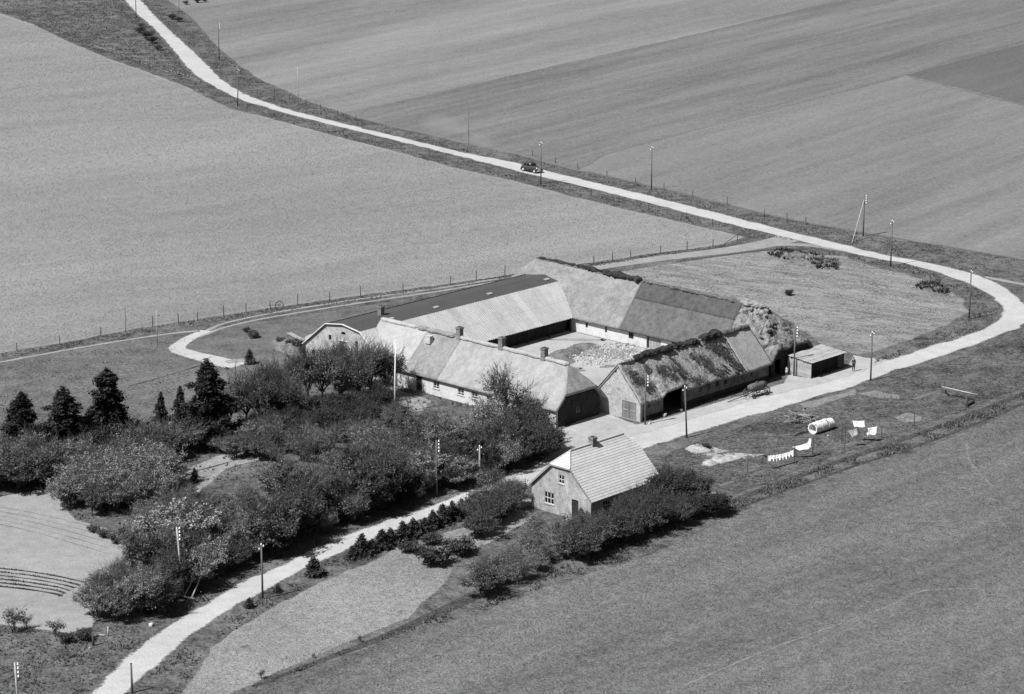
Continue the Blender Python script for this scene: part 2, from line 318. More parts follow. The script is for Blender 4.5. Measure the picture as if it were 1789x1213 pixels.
# ditch between the drying green and the near field
D1 = [(1240,893),(1300,868),(1380,838),(1450,812),(1520,788),(1600,760),(1680,731),(1789,688),(1860,665)]
D2 = [(1250,905),(1330,873),(1420,840),(1500,812),(1560,793),(1640,766),(1720,735),(1789,705),(1860,680)]
ribbon('ditch', D1, 1.3, 0.014, M['ditch']); ribbon('ditch', D2, 0.7, 0.014, M['ditch'])
ribbon('ditch', [(1030,462),(1120,452),(1200,441),(1300,425)], 0.8, 0.012, M['ditch'])
ribbon('ditch', [(1180,457),(1260,447),(1350,436),(1420,437)], 0.6, 0.016, M['ditch'])
ribbon('ditch', [(440,1200),(560,1155),(690,1105),(800,1055),(880,1020)], (0.5, 2.2), 0.014, M['ditch'])
for k in range(6):
    y = 999 + k * 6.3
    pts = [(-60, y - 12), (40, y - 2 + 0.5), (100, y + 8), (150 - k * 9, y + 19 - k * 1.4)]
    ribbon('planting_row', pts, 0.42, 0.012, M['ditch'])
for k in range(5):
    ribbon('planting_row', [(-40, 880 + k * 7), (40, 893 + k * 8), (110, 908 + k * 9), (190, 928 + k * 10)], 0.2, 0.012, M['paddock'])

# ================================================================== BUILDINGS
M['thatch']  = grey('straw_thatch', 0.265, [(0.12, 0.35), (0.16, 1.6, (1.0, 1.0, 0.5)), (0.16, 6.0)], bump=0.06, bscale=5.0)
M['thatchn'] = grey('fresh_straw_thatch', 0.315, [(0.10, 0.35), (0.12, 1.6), (0.14, 6.0)], bump=0.05, bscale=5.0)
M['thatchg'] = grey('grey_weathered_thatch', 0.2, [(0.14, 0.35), (0.2, 1.6), (0.2, 6.0)], bump=0.06, bscale=5.0)
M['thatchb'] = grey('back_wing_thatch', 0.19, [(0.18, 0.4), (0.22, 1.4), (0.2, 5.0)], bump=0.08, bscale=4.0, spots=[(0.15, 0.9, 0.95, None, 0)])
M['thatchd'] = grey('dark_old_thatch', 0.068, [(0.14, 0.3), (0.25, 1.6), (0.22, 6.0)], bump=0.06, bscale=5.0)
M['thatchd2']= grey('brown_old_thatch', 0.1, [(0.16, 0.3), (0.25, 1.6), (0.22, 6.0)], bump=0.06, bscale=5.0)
M['moss']    = grey('mossy_ragged_thatch', 0.22, [(0.2, 0.5), (0.35, 2.0), (0.25, 6.0)], bump=0.14, bscale=3.5, spots=[(0.06, 0.8, 0.5, (0.9, 1.1, 1.0), 0.5), (0.07, 2.2, 0.7, None, 0)])
M['mossc']   = grey('mossy_corner_thatch', 0.17, [(0.3, 0.5), (0.4, 2.0), (0.3, 6.0)], bump=0.2, bscale=3.0, spots=[(0.04, 0.9, 0.2, None, 0), (0.32, 1.4, 0.8, None, 0)])
M['mossd']   = grey('dark_roof_moss', 0.045, [(0.4, 1.2), (0.5, 4.0)], bump=0.15, bscale=3.0, alpha=True, ragged=3.2)
M['turf']    = grey('dark_ridge_turf', 0.03, [(0.5, 1.5), (0.4, 5.0)], bump=0.1)
M['ridge']   = grey('straw_ridge', 0.3, [(0.2, 0.8), (0.25, 5.0)], bump=0.06)
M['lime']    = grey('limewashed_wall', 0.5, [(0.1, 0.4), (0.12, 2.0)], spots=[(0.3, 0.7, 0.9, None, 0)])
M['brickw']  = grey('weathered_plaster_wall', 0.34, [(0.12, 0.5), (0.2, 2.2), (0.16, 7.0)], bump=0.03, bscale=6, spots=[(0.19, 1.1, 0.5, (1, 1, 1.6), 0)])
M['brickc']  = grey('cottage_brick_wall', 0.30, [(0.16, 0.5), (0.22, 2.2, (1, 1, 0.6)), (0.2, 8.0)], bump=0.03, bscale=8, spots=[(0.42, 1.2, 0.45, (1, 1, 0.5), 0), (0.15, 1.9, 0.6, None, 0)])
M['shadewall'] = grey('shade_dark_wall', 0.028, [(0.3, 0.6), (0.35, 2.5)])  # near-black colour carries the shade on walls turned from the sun
M['dullwall']= grey('shade_dulled_wall', 0.10, [(0.3, 0.5), (0.3, 2.0)])  # shade of the road front put into a darkened wall colour
M['plinth']  = grey('tarred_plinth', 0.022, [(0.3, 1.0)])
M['felt']    = grey('roofing_felt', 0.06, [(0.10, 0.3), (0.14, 3.0)], rough=0.75, spec=0.3)
M['sheet']   = grey('cement_roof_sheet', 0.38, [(0.08, 0.4), (0.10, 2.0)], rnd=0.10, spec=0.2)
M['skyl']    = grey('pale_skylight_glass', 0.3, rough=0.4, spec=0.5)
M['course']  = grey('cement_roof_tile', 0.46, [(0.07, 0.6), (0.10, 3.0), (0.1, 9.0)], rnd=0.06, spots=[(0.33, 0.8, 0.8, None, 0)])
M['chim']    = grey('chimney_brick', 0.17, [(0.25, 2.0), (0.25, 8.0)])
M['chimw']   = grey('whitewashed_chimney', 0.4, [(0.25, 1.5), (0.2, 8.0)])
M['glass']   = grey('dark_window_glass', 0.012, rough=0.12, spec=0.5)
M['paint']   = grey('white_painted_wood', 0.55, [(0.15, 3.0)])
M['dkwood']  = grey('dark_and_shaded_wood', 0.03, [(0.3, 2.0)])  # dark doors and frames; on the barn's courtyard boards it stands for shade
M['doorw']   = grey('grey_door_planks', 0.17, [(0.15, 1.0), (0.2, 6.0)], rnd=0.15)
M['board']   = grey('weathered_board', 0.30, [(0.14, 0.8), (0.18, 4.0)], rnd=0.18)
M['boardg']  = grey('grey_board', 0.21, [(0.14, 0.8), (0.18, 4.0)], rnd=0.25)
M['rub']     = grey('rubble_stone', 0.34, [(0.25, 2.0)], rnd=0.4)
M['dung']    = grey('dark_manure', 0.13, [(0.35, 0.8), (0.4, 3.0)], bump=0.2, bscale=2.5)

class Farm:
    """a building in the farm frame: coordinates (v, u, z), the root Empty at its base corner"""
    def __init__(s, name, v0, u0, label, cat):
        s.v0, s.u0 = v0, u0; s.r = root(name, WF(v0, u0), PHI, label, cat)
    def p(s, v, u, z): return (v - s.v0, u - s.u0, z)
    def mb(s, m, name, mat, parent=None, smooth=False):
        m.v = [(a - s.v0, b - s.u0, c) for a, b, c in m.v]
        return m.build(name, mat, parent or s.r, smooth)
    def box(s, name, mat, v0, v1, u0, u1, z0, z1, parent=None):
        return s.mb(MB().box((min(v0, v1), min(u0, u1), z0), (max(v0, v1), max(u0, u1), z1)), name, mat, parent)

def pip(p, P):
    x, y = p; c = False
    for i in range(len(P)):
        x1, y1 = P[i]; x2, y2 = P[i - 1]
        if (y1 > y) != (y2 > y) and x < (x2 - x1) * (y - y1) / (y2 - y1) + x1: c = not c
    return c
def wall_panel(b, name, mat, outline, holes, mp, inward, depth=0.3, parent=None):
    """a wall (outline in s,z) with real openings; mp(s,z)->(v,u,z); inward = offset direction (v,u)"""
    vs = []; es = []
    for loop in [outline] + holes:
        n0 = len(vs); n = len(loop)
        for i in range(n): vs.append(Vector(loop[i])); es.append((n0 + i, n0 + (i + 1) % n))
    V, E_, F, _, _, _ = delaunay_2d_cdt(vs, es, [], 0, 1e-4)
    m = MB(); fs = []
    for f in F:
        c = sum((V[i] for i in f), Vector((0, 0))) / len(f)
        if pip(c, outline) and not any(pip(c, h) for h in holes): fs.append(tuple(f))
    front = [mp(p.x, p.y) for p in V]; back = [(a + inward[0] * depth, q + inward[1] * depth, z) for a, q, z in front]
    m.add(front, fs); m.add(back, [f[::-1] for f in fs])
    for loop in [outline] + holes:
        for i in range(len(loop)):
            a, q = loop[i], loop[(i + 1) % len(loop)]; A, B_ = mp(*a), mp(*q)
            m.add([A, B_, (B_[0] + inward[0]*depth, B_[1] + inward[1]*depth, B_[2]), (A[0] + inward[0]*depth, A[1] + inward[1]*depth, A[2])], [(0, 1, 2, 3)])
    return fix_normals(b.mb(m, name, mat, parent))
def rect(s0, s1, z0, z1): return [(s0, z0), (s1, z0), (s1, z1), (s0, z1)]
def window(b, mp, inward, s0, s1, z0, z1, nx=2, nz_=2, fm='paint', bar=0.06, sill=True):
    """window part: frame with glazing bars, a pane behind each light, a sill"""
    m = MB(); d0, d1 = 0.05, 0.11
    def bx(a0, a1, c0, c1, e0=d0, e1=d1, mm=None):
        mm = mm or m
        pts = [mp(a, c) for a, c in ((a0, c0), (a1, c0), (a1, c1), (a0, c1))]
        V = [(p[0] + inward[0]*e0, p[1] + inward[1]*e0, p[2]) for p in pts] + [(p[0] + inward[0]*e1, p[1] + inward[1]*e1, p[2]) for p in pts]
        mm.add(V, [(0,1,2,3),(7,6,5,4),(0,4,5,1),(1,5,6,2),(2,6,7,3),(3,7,4,0)])
    fr = bar
    for i in range(nx + 1):
        c = s0 + (s1 - s0) * i / nx; bx(max(s0, c - fr/2 if 0 < i < nx else c - (fr if i == nx else 0)), min(s1, c + fr/2 if 0 < i < nx else c + (fr if i == 0 else 0)), z0, z1)
    for j in range(nz_ + 1):
        c = z0 + (z1 - z0) * j / nz_; bx(s0, s1, max(z0, c - fr/2 if 0 < j < nz_ else c - (fr if j == nz_ else 0)), min(z1, c + fr/2 if 0 < j < nz_ else c + (fr if j == 0 else 0)), d0 + 0.004, d1 - 0.004)
    wo = fix_normals(b.mb(m, 'window', M[fm]))
    for i in range(nx):
        for j in range(nz_):
            q = MB(); bx(s0 + (s1-s0)*i/nx + 0.02, s0 + (s1-s0)*(i+1)/nx - 0.02, z0 + (z1-z0)*j/nz_ + 0.02, z0 + (z1-z0)*(j+1)/nz_ - 0.02, 0.075, 0.09, q)
            fix_normals(b.mb(q, 'pane', M['glass'], wo))
    if sill:
        q = MB(); bx(s0 - 0.08, s1 + 0.08, z0 - 0.09, z0 - 0.002, -0.07, 0.1, q); fix_normals(b.mb(q, 'sill', M['brickw'], wo))
    return wo
def plank_door(b, mp, inward, s0, s1, z0, z1, n, mat='doorw', name='door', e0=0.06, cross=True):
    m = MB()
    def slab(mm, a0, a1, c0, c1, f0, f1):
        pts = [mp(a, c) for a, c in ((a0, c0), (a1, c0), (a1, c1), (a0, c1))]
        mm.add([(p[0]+inward[0]*f0, p[1]+inward[1]*f0, p[2]) for p in pts] + [(p[0]+inward[0]*f1, p[1]+inward[1]*f1, p[2]) for p in pts],
               [(0,1,2,3),(7,6,5,4),(0,4,5,1),(1,5,6,2),(2,6,7,3),(3,7,4,0)])
    slab(m, s0, s1, z0, z1, e0 + 0.03, e0 + 0.06); d = fix_normals(b.mb(m, name, M['dkwood']))
    for i in range(n):
        q = MB(); a0 = s0 + (s1 - s0) * i / n; a1 = s0 + (s1 - s0) * (i + 1) / n
        sg = 1 if a1 > a0 else -1
        slab(q, a0 + 0.012 * sg, a1 - 0.012 * sg, z0 + 0.02, z1 - 0.01, e0 + R.uniform(-0.004, 0.004), e0 + 0.028); fix_normals(b.mb(q, 'plank', M[mat], d))
    if cross:
        q = MB(); zc = (z0 + z1) / 2; slab(q, s0 + (s1-s0)*0.22, s0 + (s1-s0)*0.85, zc - 0.05, zc + 0.03, e0 - 0.045, e0 - 0.01); fix_normals(b.mb(q, 'latch_bar', M['board'], d))
    return d
def thatch(b, name, mat, grids, th=0.3, amp=0.05, parent=None, fr=0.7):
    m = MB()
    for F, ns, n2 in grids: m.grid(F, ns, n2)
    o = b.mb(m, name, mat, parent, True); fix_normals(o)
    me = o.data; me.update()
    up = sum(p.normal.z * p.area for p in me.polygons)
    if up < 0: me.flip_normals()
    for v in me.vertices:
        v.co += v.normal * amp * (noise.noise(v.co * fr) + 0.6 * noise.noise(v.co * fr * 3.1 + Vector((9, 3, 1))))
    md = o.modifiers.new('thickness', 'SOLIDIFY'); md.thickness = th; md.offset = -1.0; md.use_even_offset = False
    me.polygons.foreach_set('use_smooth', [True] * len(me.polygons))
    return o
def chimney(b, v, u, z0, z1, sv=0.55, su=0.6, mat='chim', parent=None):
    m = MB().box((v - sv/2, u - su/2, z0), (v + sv/2, u + su/2, z1 - 0.22))
    o = b.mb(m, 'chimney', M[mat], parent); 
    q = MB(); a, c = sv/2 + 0.07, su/2 + 0.07; q.box((v - a, u - c, z1 - 0.22), (v + a, u + c, z1 - 0.08)); q.box((v - a + 0.05, u - c + 0.05, z1 - 0.078), (v + a - 0.05, u + c - 0.05, z1))
    k = b.mb(q, 'chimney_cap', M[mat], o)
    q = MB().box((v - a + 0.16, u - c + 0.16, z1 + 0.002), (v + a - 0.16, u + c - 0.16, z1 + 0.015)); b.mb(q, 'flue', M['plinth'], o)
    return o
def lumpy(b, name, mat, pts, rad, amp, parent=None, seed=0, n=9, flat=0.75):
    """rugged roll lying along a line of (v,u,z) points"""
    P = []
    for i in range(len(pts) - 1):
        a, c = Vector(pts[i]), Vector(pts[i + 1]); k = max(1, int((c - a).length / 0.28))
        P += [a.lerp(c, t / k) for t in range(k)]
    P.append(Vector(pts[-1])); m = MB(); V = []; F = []
    for i, p in enumerate(P):
        d = (P[min(i + 1, len(P) - 1)] - P[max(i - 1, 0)]).normalized(); s_ = d.cross(Vector((0, 0, 1))).normalized(); e = 0.25 if i in (0, len(P) - 1) else 1.0
        for k in range(n):
            t = 2 * math.pi * k / n; q = p + s_ * math.cos(t) * rad * e + Vector((0, 0, 1)) * math.sin(t) * rad * flat * e
            o_ = 1 + amp * noise.noise(q * 0.7 + Vector((seed, 0, 0))) + amp * 0.8 * noise.noise(q * 2.6 + Vector((0, seed, 0)))
            V.append(p + (q - p) * o_)
    for i in range(len(P) - 1):
        for k in range(n):
            k2 = (k + 1) % n; F.append((i*n + k, i*n + k2, (i+1)*n + k2, (i+1)*n + k))
    m.add(V, F); return b.mb(m, name, mat, parent, False)

# ---------------------------------------------------------------- farmhouse (front left wing)
def farmhouse():
    b = Farm('farmhouse', 0, 0, 'long limewashed farmhouse with pale straw thatch and three chimneys', 'house')
    VC, ZR, ZE, HW = 3.87, 6.4, 2.12, 4.32
    U1, URR, UE = 32.3, 1.6, -0.4; TH_ = 0.68
    def slope(sgn, ua, ub):
        def F(s, t):
            lo = UE + (URR - UE) * max(0.0, 1 - t / TH_) if ua is None else ua
            return (VC + sgn * HW * t, lo + (ub - lo) * s, ZR - (ZR - ZE) * (t ** 1.04))
        return F
    # front slope in three thatch patches laid at different times: pale, grey, fresh
    roof = thatch(b, 'roof', M['thatch'], [(slope(-1, None, 18.6), 60, 16), (slope(1, None, U1), 70, 12),
        (lambda s, t: (VC + (2*s - 1) * HW * TH_ * t, URR + (UE - URR) * t, ZR - (ZR - ZE) * ((t * TH_) ** 1.04)), 16, 11)], 0.3, 0.05)
    thatch(b, 'roof_patch', M['thatchg'], [(slope(-1, 18.6, 24.2), 18, 16)], 0.3, 0.05, roof)
    def valley(s, t):
        hi = min(U1, 27.45 + (ZR - (ZR - ZE) * t ** 1.04 - 1.95) / 0.726); return (VC - HW * t, 24.2 + (hi - 24.2) * s, ZR - (ZR - ZE) * t ** 1.04)
    thatch(b, 'roof_patch', M['thatchn'], [(valley, 26, 16)], 0.3, 0.06, roof)
    lumpy(b, 'ridge_roll', M['ridge'], [(VC, 1.5, ZR + 0.02), (VC, 19.6, ZR + 0.05)], 0.34, 0.25, roof, 2)
    lumpy(b, 'ridge_roll', M['thatchg'], [(VC, 19.6, ZR + 0.04), (VC, 26.0, ZR)], 0.36, 0.35, roof, 5)
    lumpy(b, 'ridge_roll', M['thatchn'], [(VC, 26.0, ZR), (VC, 32.4, ZR - 0.1)], 0.36, 0.2, roof, 8)
    for u in (18.99, 12.1, 5.37): chimney(b, VC, u, 5.9, 7.7, 0.62, 0.62, 'chim' , roof)
    b.box('dormer_stub', M['chimw'], VC - 1.5, VC - 0.9, 22.5, 23.4, 5.2, 6.15, roof)
    # walls
    hs = []; wins = [(19.1, 0.5), (15.05, 0.52), (12.8, 0.5), (10.4, 0.5), (7.9, 0.5), (5.4, 0.5), (3.5, 0.5)]
    mpF = lambda s, z: (0.0, s, z)
    hs = [rect(u - w_, u + w_, 0.88, 1.78) for u, w_ in wins] + [rect(21.5, 22.45, 0.05, 1.95)]
    wall_panel(b, 'wall', M['lime'], rect(0, 29, 0, 2.35), hs, mpF, (1, 0))
    for u, w_ in wins: window(b, mpF, (1, 0), u - w_, u + w_, 0.88, 1.78, 2, 3)
    plank_door(b, mpF, (1, 0), 21.5, 22.45, 0.05, 1.95, 5, 'dkwood', cross=False)
    b.box('doorstep', M['brickw'], -0.5, -0.01, 21.3, 22.65, 0.0, 0.12)
    b.box('wall', M['lime'], 7.4, 7.7, 0.3, 29, 0, 2.3)
    k = TH_; zt = ZR - (ZR - ZE) * k ** 1.04 - 0.32
    mpG = lambda s, z: (s, 0.0, z)
    hs = [rect(2.3, 2.75, 2.3, 2.9), rect(4.9, 5.35, 2.3, 2.9), rect(3.4, 4.3, 0.9, 1.8)]
    wall_panel(b, 'gable_wall', M['shadewall'], [(0.3, 0), (7.4, 0), (7.4, 2.25), (6.2, zt), (1.5, zt), (0.3, 2.25)], hs, mpG, (0, 1))
    for h in hs: window(b, mpG, (0, 1), h[0][0], h[1][0], h[0][1], h[2][1], 2, 2, 'dkwood', sill=False)
    return b
farmhouse()

# ---------------------------------------------------------------- big barn (left wing)
def barn():
    b = Farm('barn', 0, 27.9, 'large barn with dark felt upper roof and pale sheeted lower slopes', 'barn')
    UC, ZR, UK, ZK = 35.0, 5.85, 3.05, 5.4
    V0, V1 = -0.1, 37.4
    roof = b.mb(MB().add([(V0, UC, ZR), (V1, UC, ZR), (V1, UC - UK, ZK), (V0, UC - UK, ZK), (V0, UC, ZR - 0.1), (V1, UC, ZR - 0.1), (V1, UC - UK, ZK - 0.1), (V0, UC - UK, ZK - 0.1),
        (V1, UC + UK, ZK), (V0, UC + UK, ZK), (V1, UC + UK, ZK - 0.1), (V0, UC + UK, ZK - 0.1)],
        [(0,3,2,1),(4,5,6,7),(0,4,7,3),(1,2,6,5),(3,7,6,2),(0,1,8,9),(4,11,10,5),(0,9,11,4),(1,5,10,8),(9,8,10,11)]), 'roof', M['felt']); fix_normals(roof)
    n = 30
    for side, ue, ze in ((-1, 27.2, 1.95), (1, 42.3, 2.1)):
        uk = UC + side * UK; du = ue - uk; dz = ze - ZK
        for i in range(n):
            a, c = V0 + (V1 - V0) * i / n + 0.012, V0 + (V1 - V0) * (i + 1) / n - 0.012; m = MB()
            for (t0, t1, off) in ((-0.02, 0.52, 0.035), (0.5, 1.0 + R.uniform(-0.003, 0.003), 0.0)):
                nn = 10; V = []; Fc = []
                for k in range(nn + 1):
                    v = a + (c - a) * k / nn; r_ = 0.035 * math.sin(k / nn * 2 * math.pi * 3.5)
                    for t in (t0, t1):
                        zz = ZK + dz * t + r_ + off - (0.02 if t == t1 else 0); V.append((v, uk + du * t, zz)); V.append((v, uk + du * t, zz - 0.04))
                for k in range(nn):
                    p = k * 4; Fc += [(p, p + 4, p + 6, p + 2), (p + 1, p + 3, p + 7, p + 5), (p + 2, p + 6, p + 7, p + 3)]
                m.add(V, Fc)
            fix_normals(b.mb(m, 'roof_panel', M['sheet'], roof))
    lumpy(b, 'eave_patch', M['lime'], [(9.4, 28.0, 2.62), (10.6, 28.2, 2.75)], 0.4, 0.3, roof, 3, flat=0.2)
    for v in (34.7, 23.96, 14.33, 6.55):
        m = MB().add([(v - 0.4, 33.15, 5.63), (v + 0.4, 33.15, 5.63), (v + 0.4, 33.6, 5.71), (v - 0.4, 33.6, 5.71)], [(0, 1, 2, 3)])
        b.mb(MB().add([(p[0], p[1], p[2] - 0.02) for p in m.v] + [(p[0], p[1], p[2] + 0.06) for p in m.v], [(4,5,6,7),(0,1,5,4),(1,2,6,5),(2,3,7,6),(3,0,4,7)]), 'skylight', M['skyl'], roof)
    chimney(b, 6.55, 35.2, 5.6, 6.95, 0.6, 0.6, 'chim', roof)
    for sgn in (-1, 1):
        m = MB(); m.beam((V0 - 0.05, UC, ZR + 0.05), (V0 - 0.05, UC + sgn * UK, ZK + 0.06), 0.16, 0.1); m.beam((V0 - 0.05, UC + sgn * UK, ZK + 0.06), (V0 - 0.05, UC + sgn * 7.3, 2.15), 0.16, 0.1)
        b.mb(m, 'verge_board', M['paint'], roof)
    mpG = lambda s, z: (0.05, s, z)
    hs = [rect(37.2, 37.7, 3.5, 4.1), [(34.65, 4.5), (35.45, 4.5), (35.45, 4.78), (35.25, 4.92), (34.85, 4.92), (34.65, 4.78)], rect(34.46, 35.69, 2.4, 3.7), rect(32.5, 32.95, 3.35, 4.15),
          rect(38.1, 38.8, 1.1, 1.75), rect(40.2, 40.8, 0.95, 1.65)]
    wall_panel(b, 'gable_wall', M['brickw'], [(28.2, 0), (41.9, 0), (41.9, 2.3), (38.0, 5.3), (35.0, 5.72), (32.0, 5.3), (28.2, 2.5)], hs, mpG, (1, 0))
    for h in (hs[0], hs[3], hs[4], hs[5]): window(b, mpG, (1, 0), h[0][0], h[1][0], h[0][1], h[2][1], 2, 2, 'dkwood', sill=False)
    plank_door(b, mpG, (1, 0), 34.46, 35.69, 2.4, 3.7, 6, 'doorw', 'hatch_door', cross=False)
    b.box('lintel', M['paint'], -0.03, 0.1, 34.35, 35.8, 3.72, 3.84)
    b.box('wall', M['brickw'], 0.4, 37, 41.6, 41.9, 0, 2.3)
    # courtyard side: set back under the deep eave, boards coloured near-black for the shade there, between posts
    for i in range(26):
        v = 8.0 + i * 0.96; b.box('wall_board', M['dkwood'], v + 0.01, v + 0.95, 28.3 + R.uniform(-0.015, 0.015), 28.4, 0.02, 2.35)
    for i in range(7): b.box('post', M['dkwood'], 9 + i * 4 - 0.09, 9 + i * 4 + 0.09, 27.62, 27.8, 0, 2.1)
    return b
barn()

# ---------------------------------------------------------------- back wing
def back_wing():
    b = Farm('back_wing', 33.4, -4.6, 'thatched barn range closing the back of the courtyard, half of its roof dark', 'barn')
    VC, ZR, ZE, HW = 37.3, 7.35, 1.85, 4.4
    UL, URD, UR, UHE = 37.6, -0.5, -5.0, 43.0; TR = (ZR - 3.3) / (ZR - ZE)
    def slope(sgn, ua, ub):
        def F(s, t):
            lo = (URD + (UR - URD) * min(1.0, t / TR)) if ua is None else ua
            hi = UL + (UHE - UL) * t if ub is None else ub
            return (VC + sgn * HW * t, lo + (hi - lo) * s, ZR + 0.25 * max(0, (ub or 40) - 20) / 20 * (1 - t) * s - (ZR - ZE) * t)
        return F
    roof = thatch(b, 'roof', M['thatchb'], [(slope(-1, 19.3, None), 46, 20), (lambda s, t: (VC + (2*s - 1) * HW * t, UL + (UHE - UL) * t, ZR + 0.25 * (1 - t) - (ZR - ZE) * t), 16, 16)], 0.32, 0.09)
    top = slope(-1, 3.0, 19.3)
    thatch(b, 'roof_patch', M['thatchd'], [(lambda s, t: top(s, t * 0.36), 34, 7)], 0.32, 0.04, roof)
    thatch(b, 'roof_patch', M['thatchd2'], [(lambda s, t: top(s, 0.36 + t * 0.64), 34, 13)], 0.31, 0.04, roof)
    rs = slope(-1, None, 3.0)
    thatch(b, 'roof_patch', M['mossc'], [(rs, 22, 20), (lambda s, t: (VC + (2*s - 1) * HW * TR * t, URD + (UR - URD) * t, ZR - (ZR - ZE) * TR * t), 24, 18)], 0.34, 0.22, roof, 1.1)
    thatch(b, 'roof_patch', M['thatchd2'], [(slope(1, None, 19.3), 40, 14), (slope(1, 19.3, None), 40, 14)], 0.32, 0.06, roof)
    lumpy(b, 'ridge_turf', M['turf'], [(VC, 19.4, ZR + 0.05), (VC, 24.5, ZR + 0.15)], 0.5, 0.7, roof, 1)
    lumpy(b, 'ridge_turf', M['turf'], [(VC, 24.2, ZR + 0.05), (VC, 30.5, ZR + 0.25)], 0.42, 1.0, roof, 4)
    lumpy(b, 'ridge_turf', M['turf'], [(VC, 30.8, ZR + 0.2), (VC, 37.4, ZR + 0.22)], 0.28, 1.1, roof, 7)
    lumpy(b, 'ridge_turf', M['thatchd2'], [(VC, 3.0, ZR), (VC, 19.2, ZR + 0.02)], 0.3, 0.8, roof, 9)
    lumpy(b, 'ridge_turf', M['moss'], [(VC, -0.6, ZR), (VC, 3.4, ZR + 0.05)], 0.42, 0.9, roof, 12)
    for i in range(16):
        a = R.uniform(0, 6.28); v, u = VC - R.uniform(0.3, 3.0), R.uniform(-3.2, 1.5); t = (VC - v) / HW; z = ZR - (ZR - ZE) * t if u > URD + (UR - URD) * t else ZR - (URD - u) / 4.5 * (ZR - 3.3)
        lumpy(b, 'moss_cushion', M['turf'] if i % 3 else M['moss'], [(v, u, z), (v + 0.7 * math.cos(a), u + 0.7 * math.sin(a), z + 0.05)], R.uniform(0.15, 0.35), 0.6, roof, i)
    mpC = lambda s, z: (33.4, s, z)
    hs = [rect(25.05, 25.4, 0.9, 1.6), rect(21.75, 22.1, 0.85, 1.6), rect(17.3, 18.13, 0.8, 1.65), rect(12.75, 15.15, 0.02, 1.75), rect(8.6, 11.2, 0.02, 1.75)]
    wall_panel(b, 'wall', M['lime'], rect(1.5, 28.2, 0, 2.15), hs, mpC, (1, 0))
    for h in hs[:3]: window(b, mpC, (1, 0), h[0][0], h[1][0], h[0][1], h[2][1], 1 if h[1][0] - h[0][0] < 0.5 else 2, 2, 'dkwood', sill=False)
    plank_door(b, mpC, (1, 0), 12.75, 14.8, 0.05, 1.7, 9, 'board', cross=False)
    b.box('wall', M['brickw'], 41.0, 41.3, -4.5, 40, 0, 2.2)
    mpE = lambda s, z: (s, -4.6, z)
    wall_panel(b, 'gable_wall', M['shadewall'], [(33.4, 0), (41.2, 0), (41.2, 2.2), (40.2, 3.1), (34.4, 3.1), (33.4, 2.2)], [rect(34.2, 35.4, 0.05, 2.0)], mpE, (0, 1))
    b.box('wall', M['shadewall'], 33.4, 33.7, -4.3, 1.5, 0, 2.15)
    return b
back_wing()

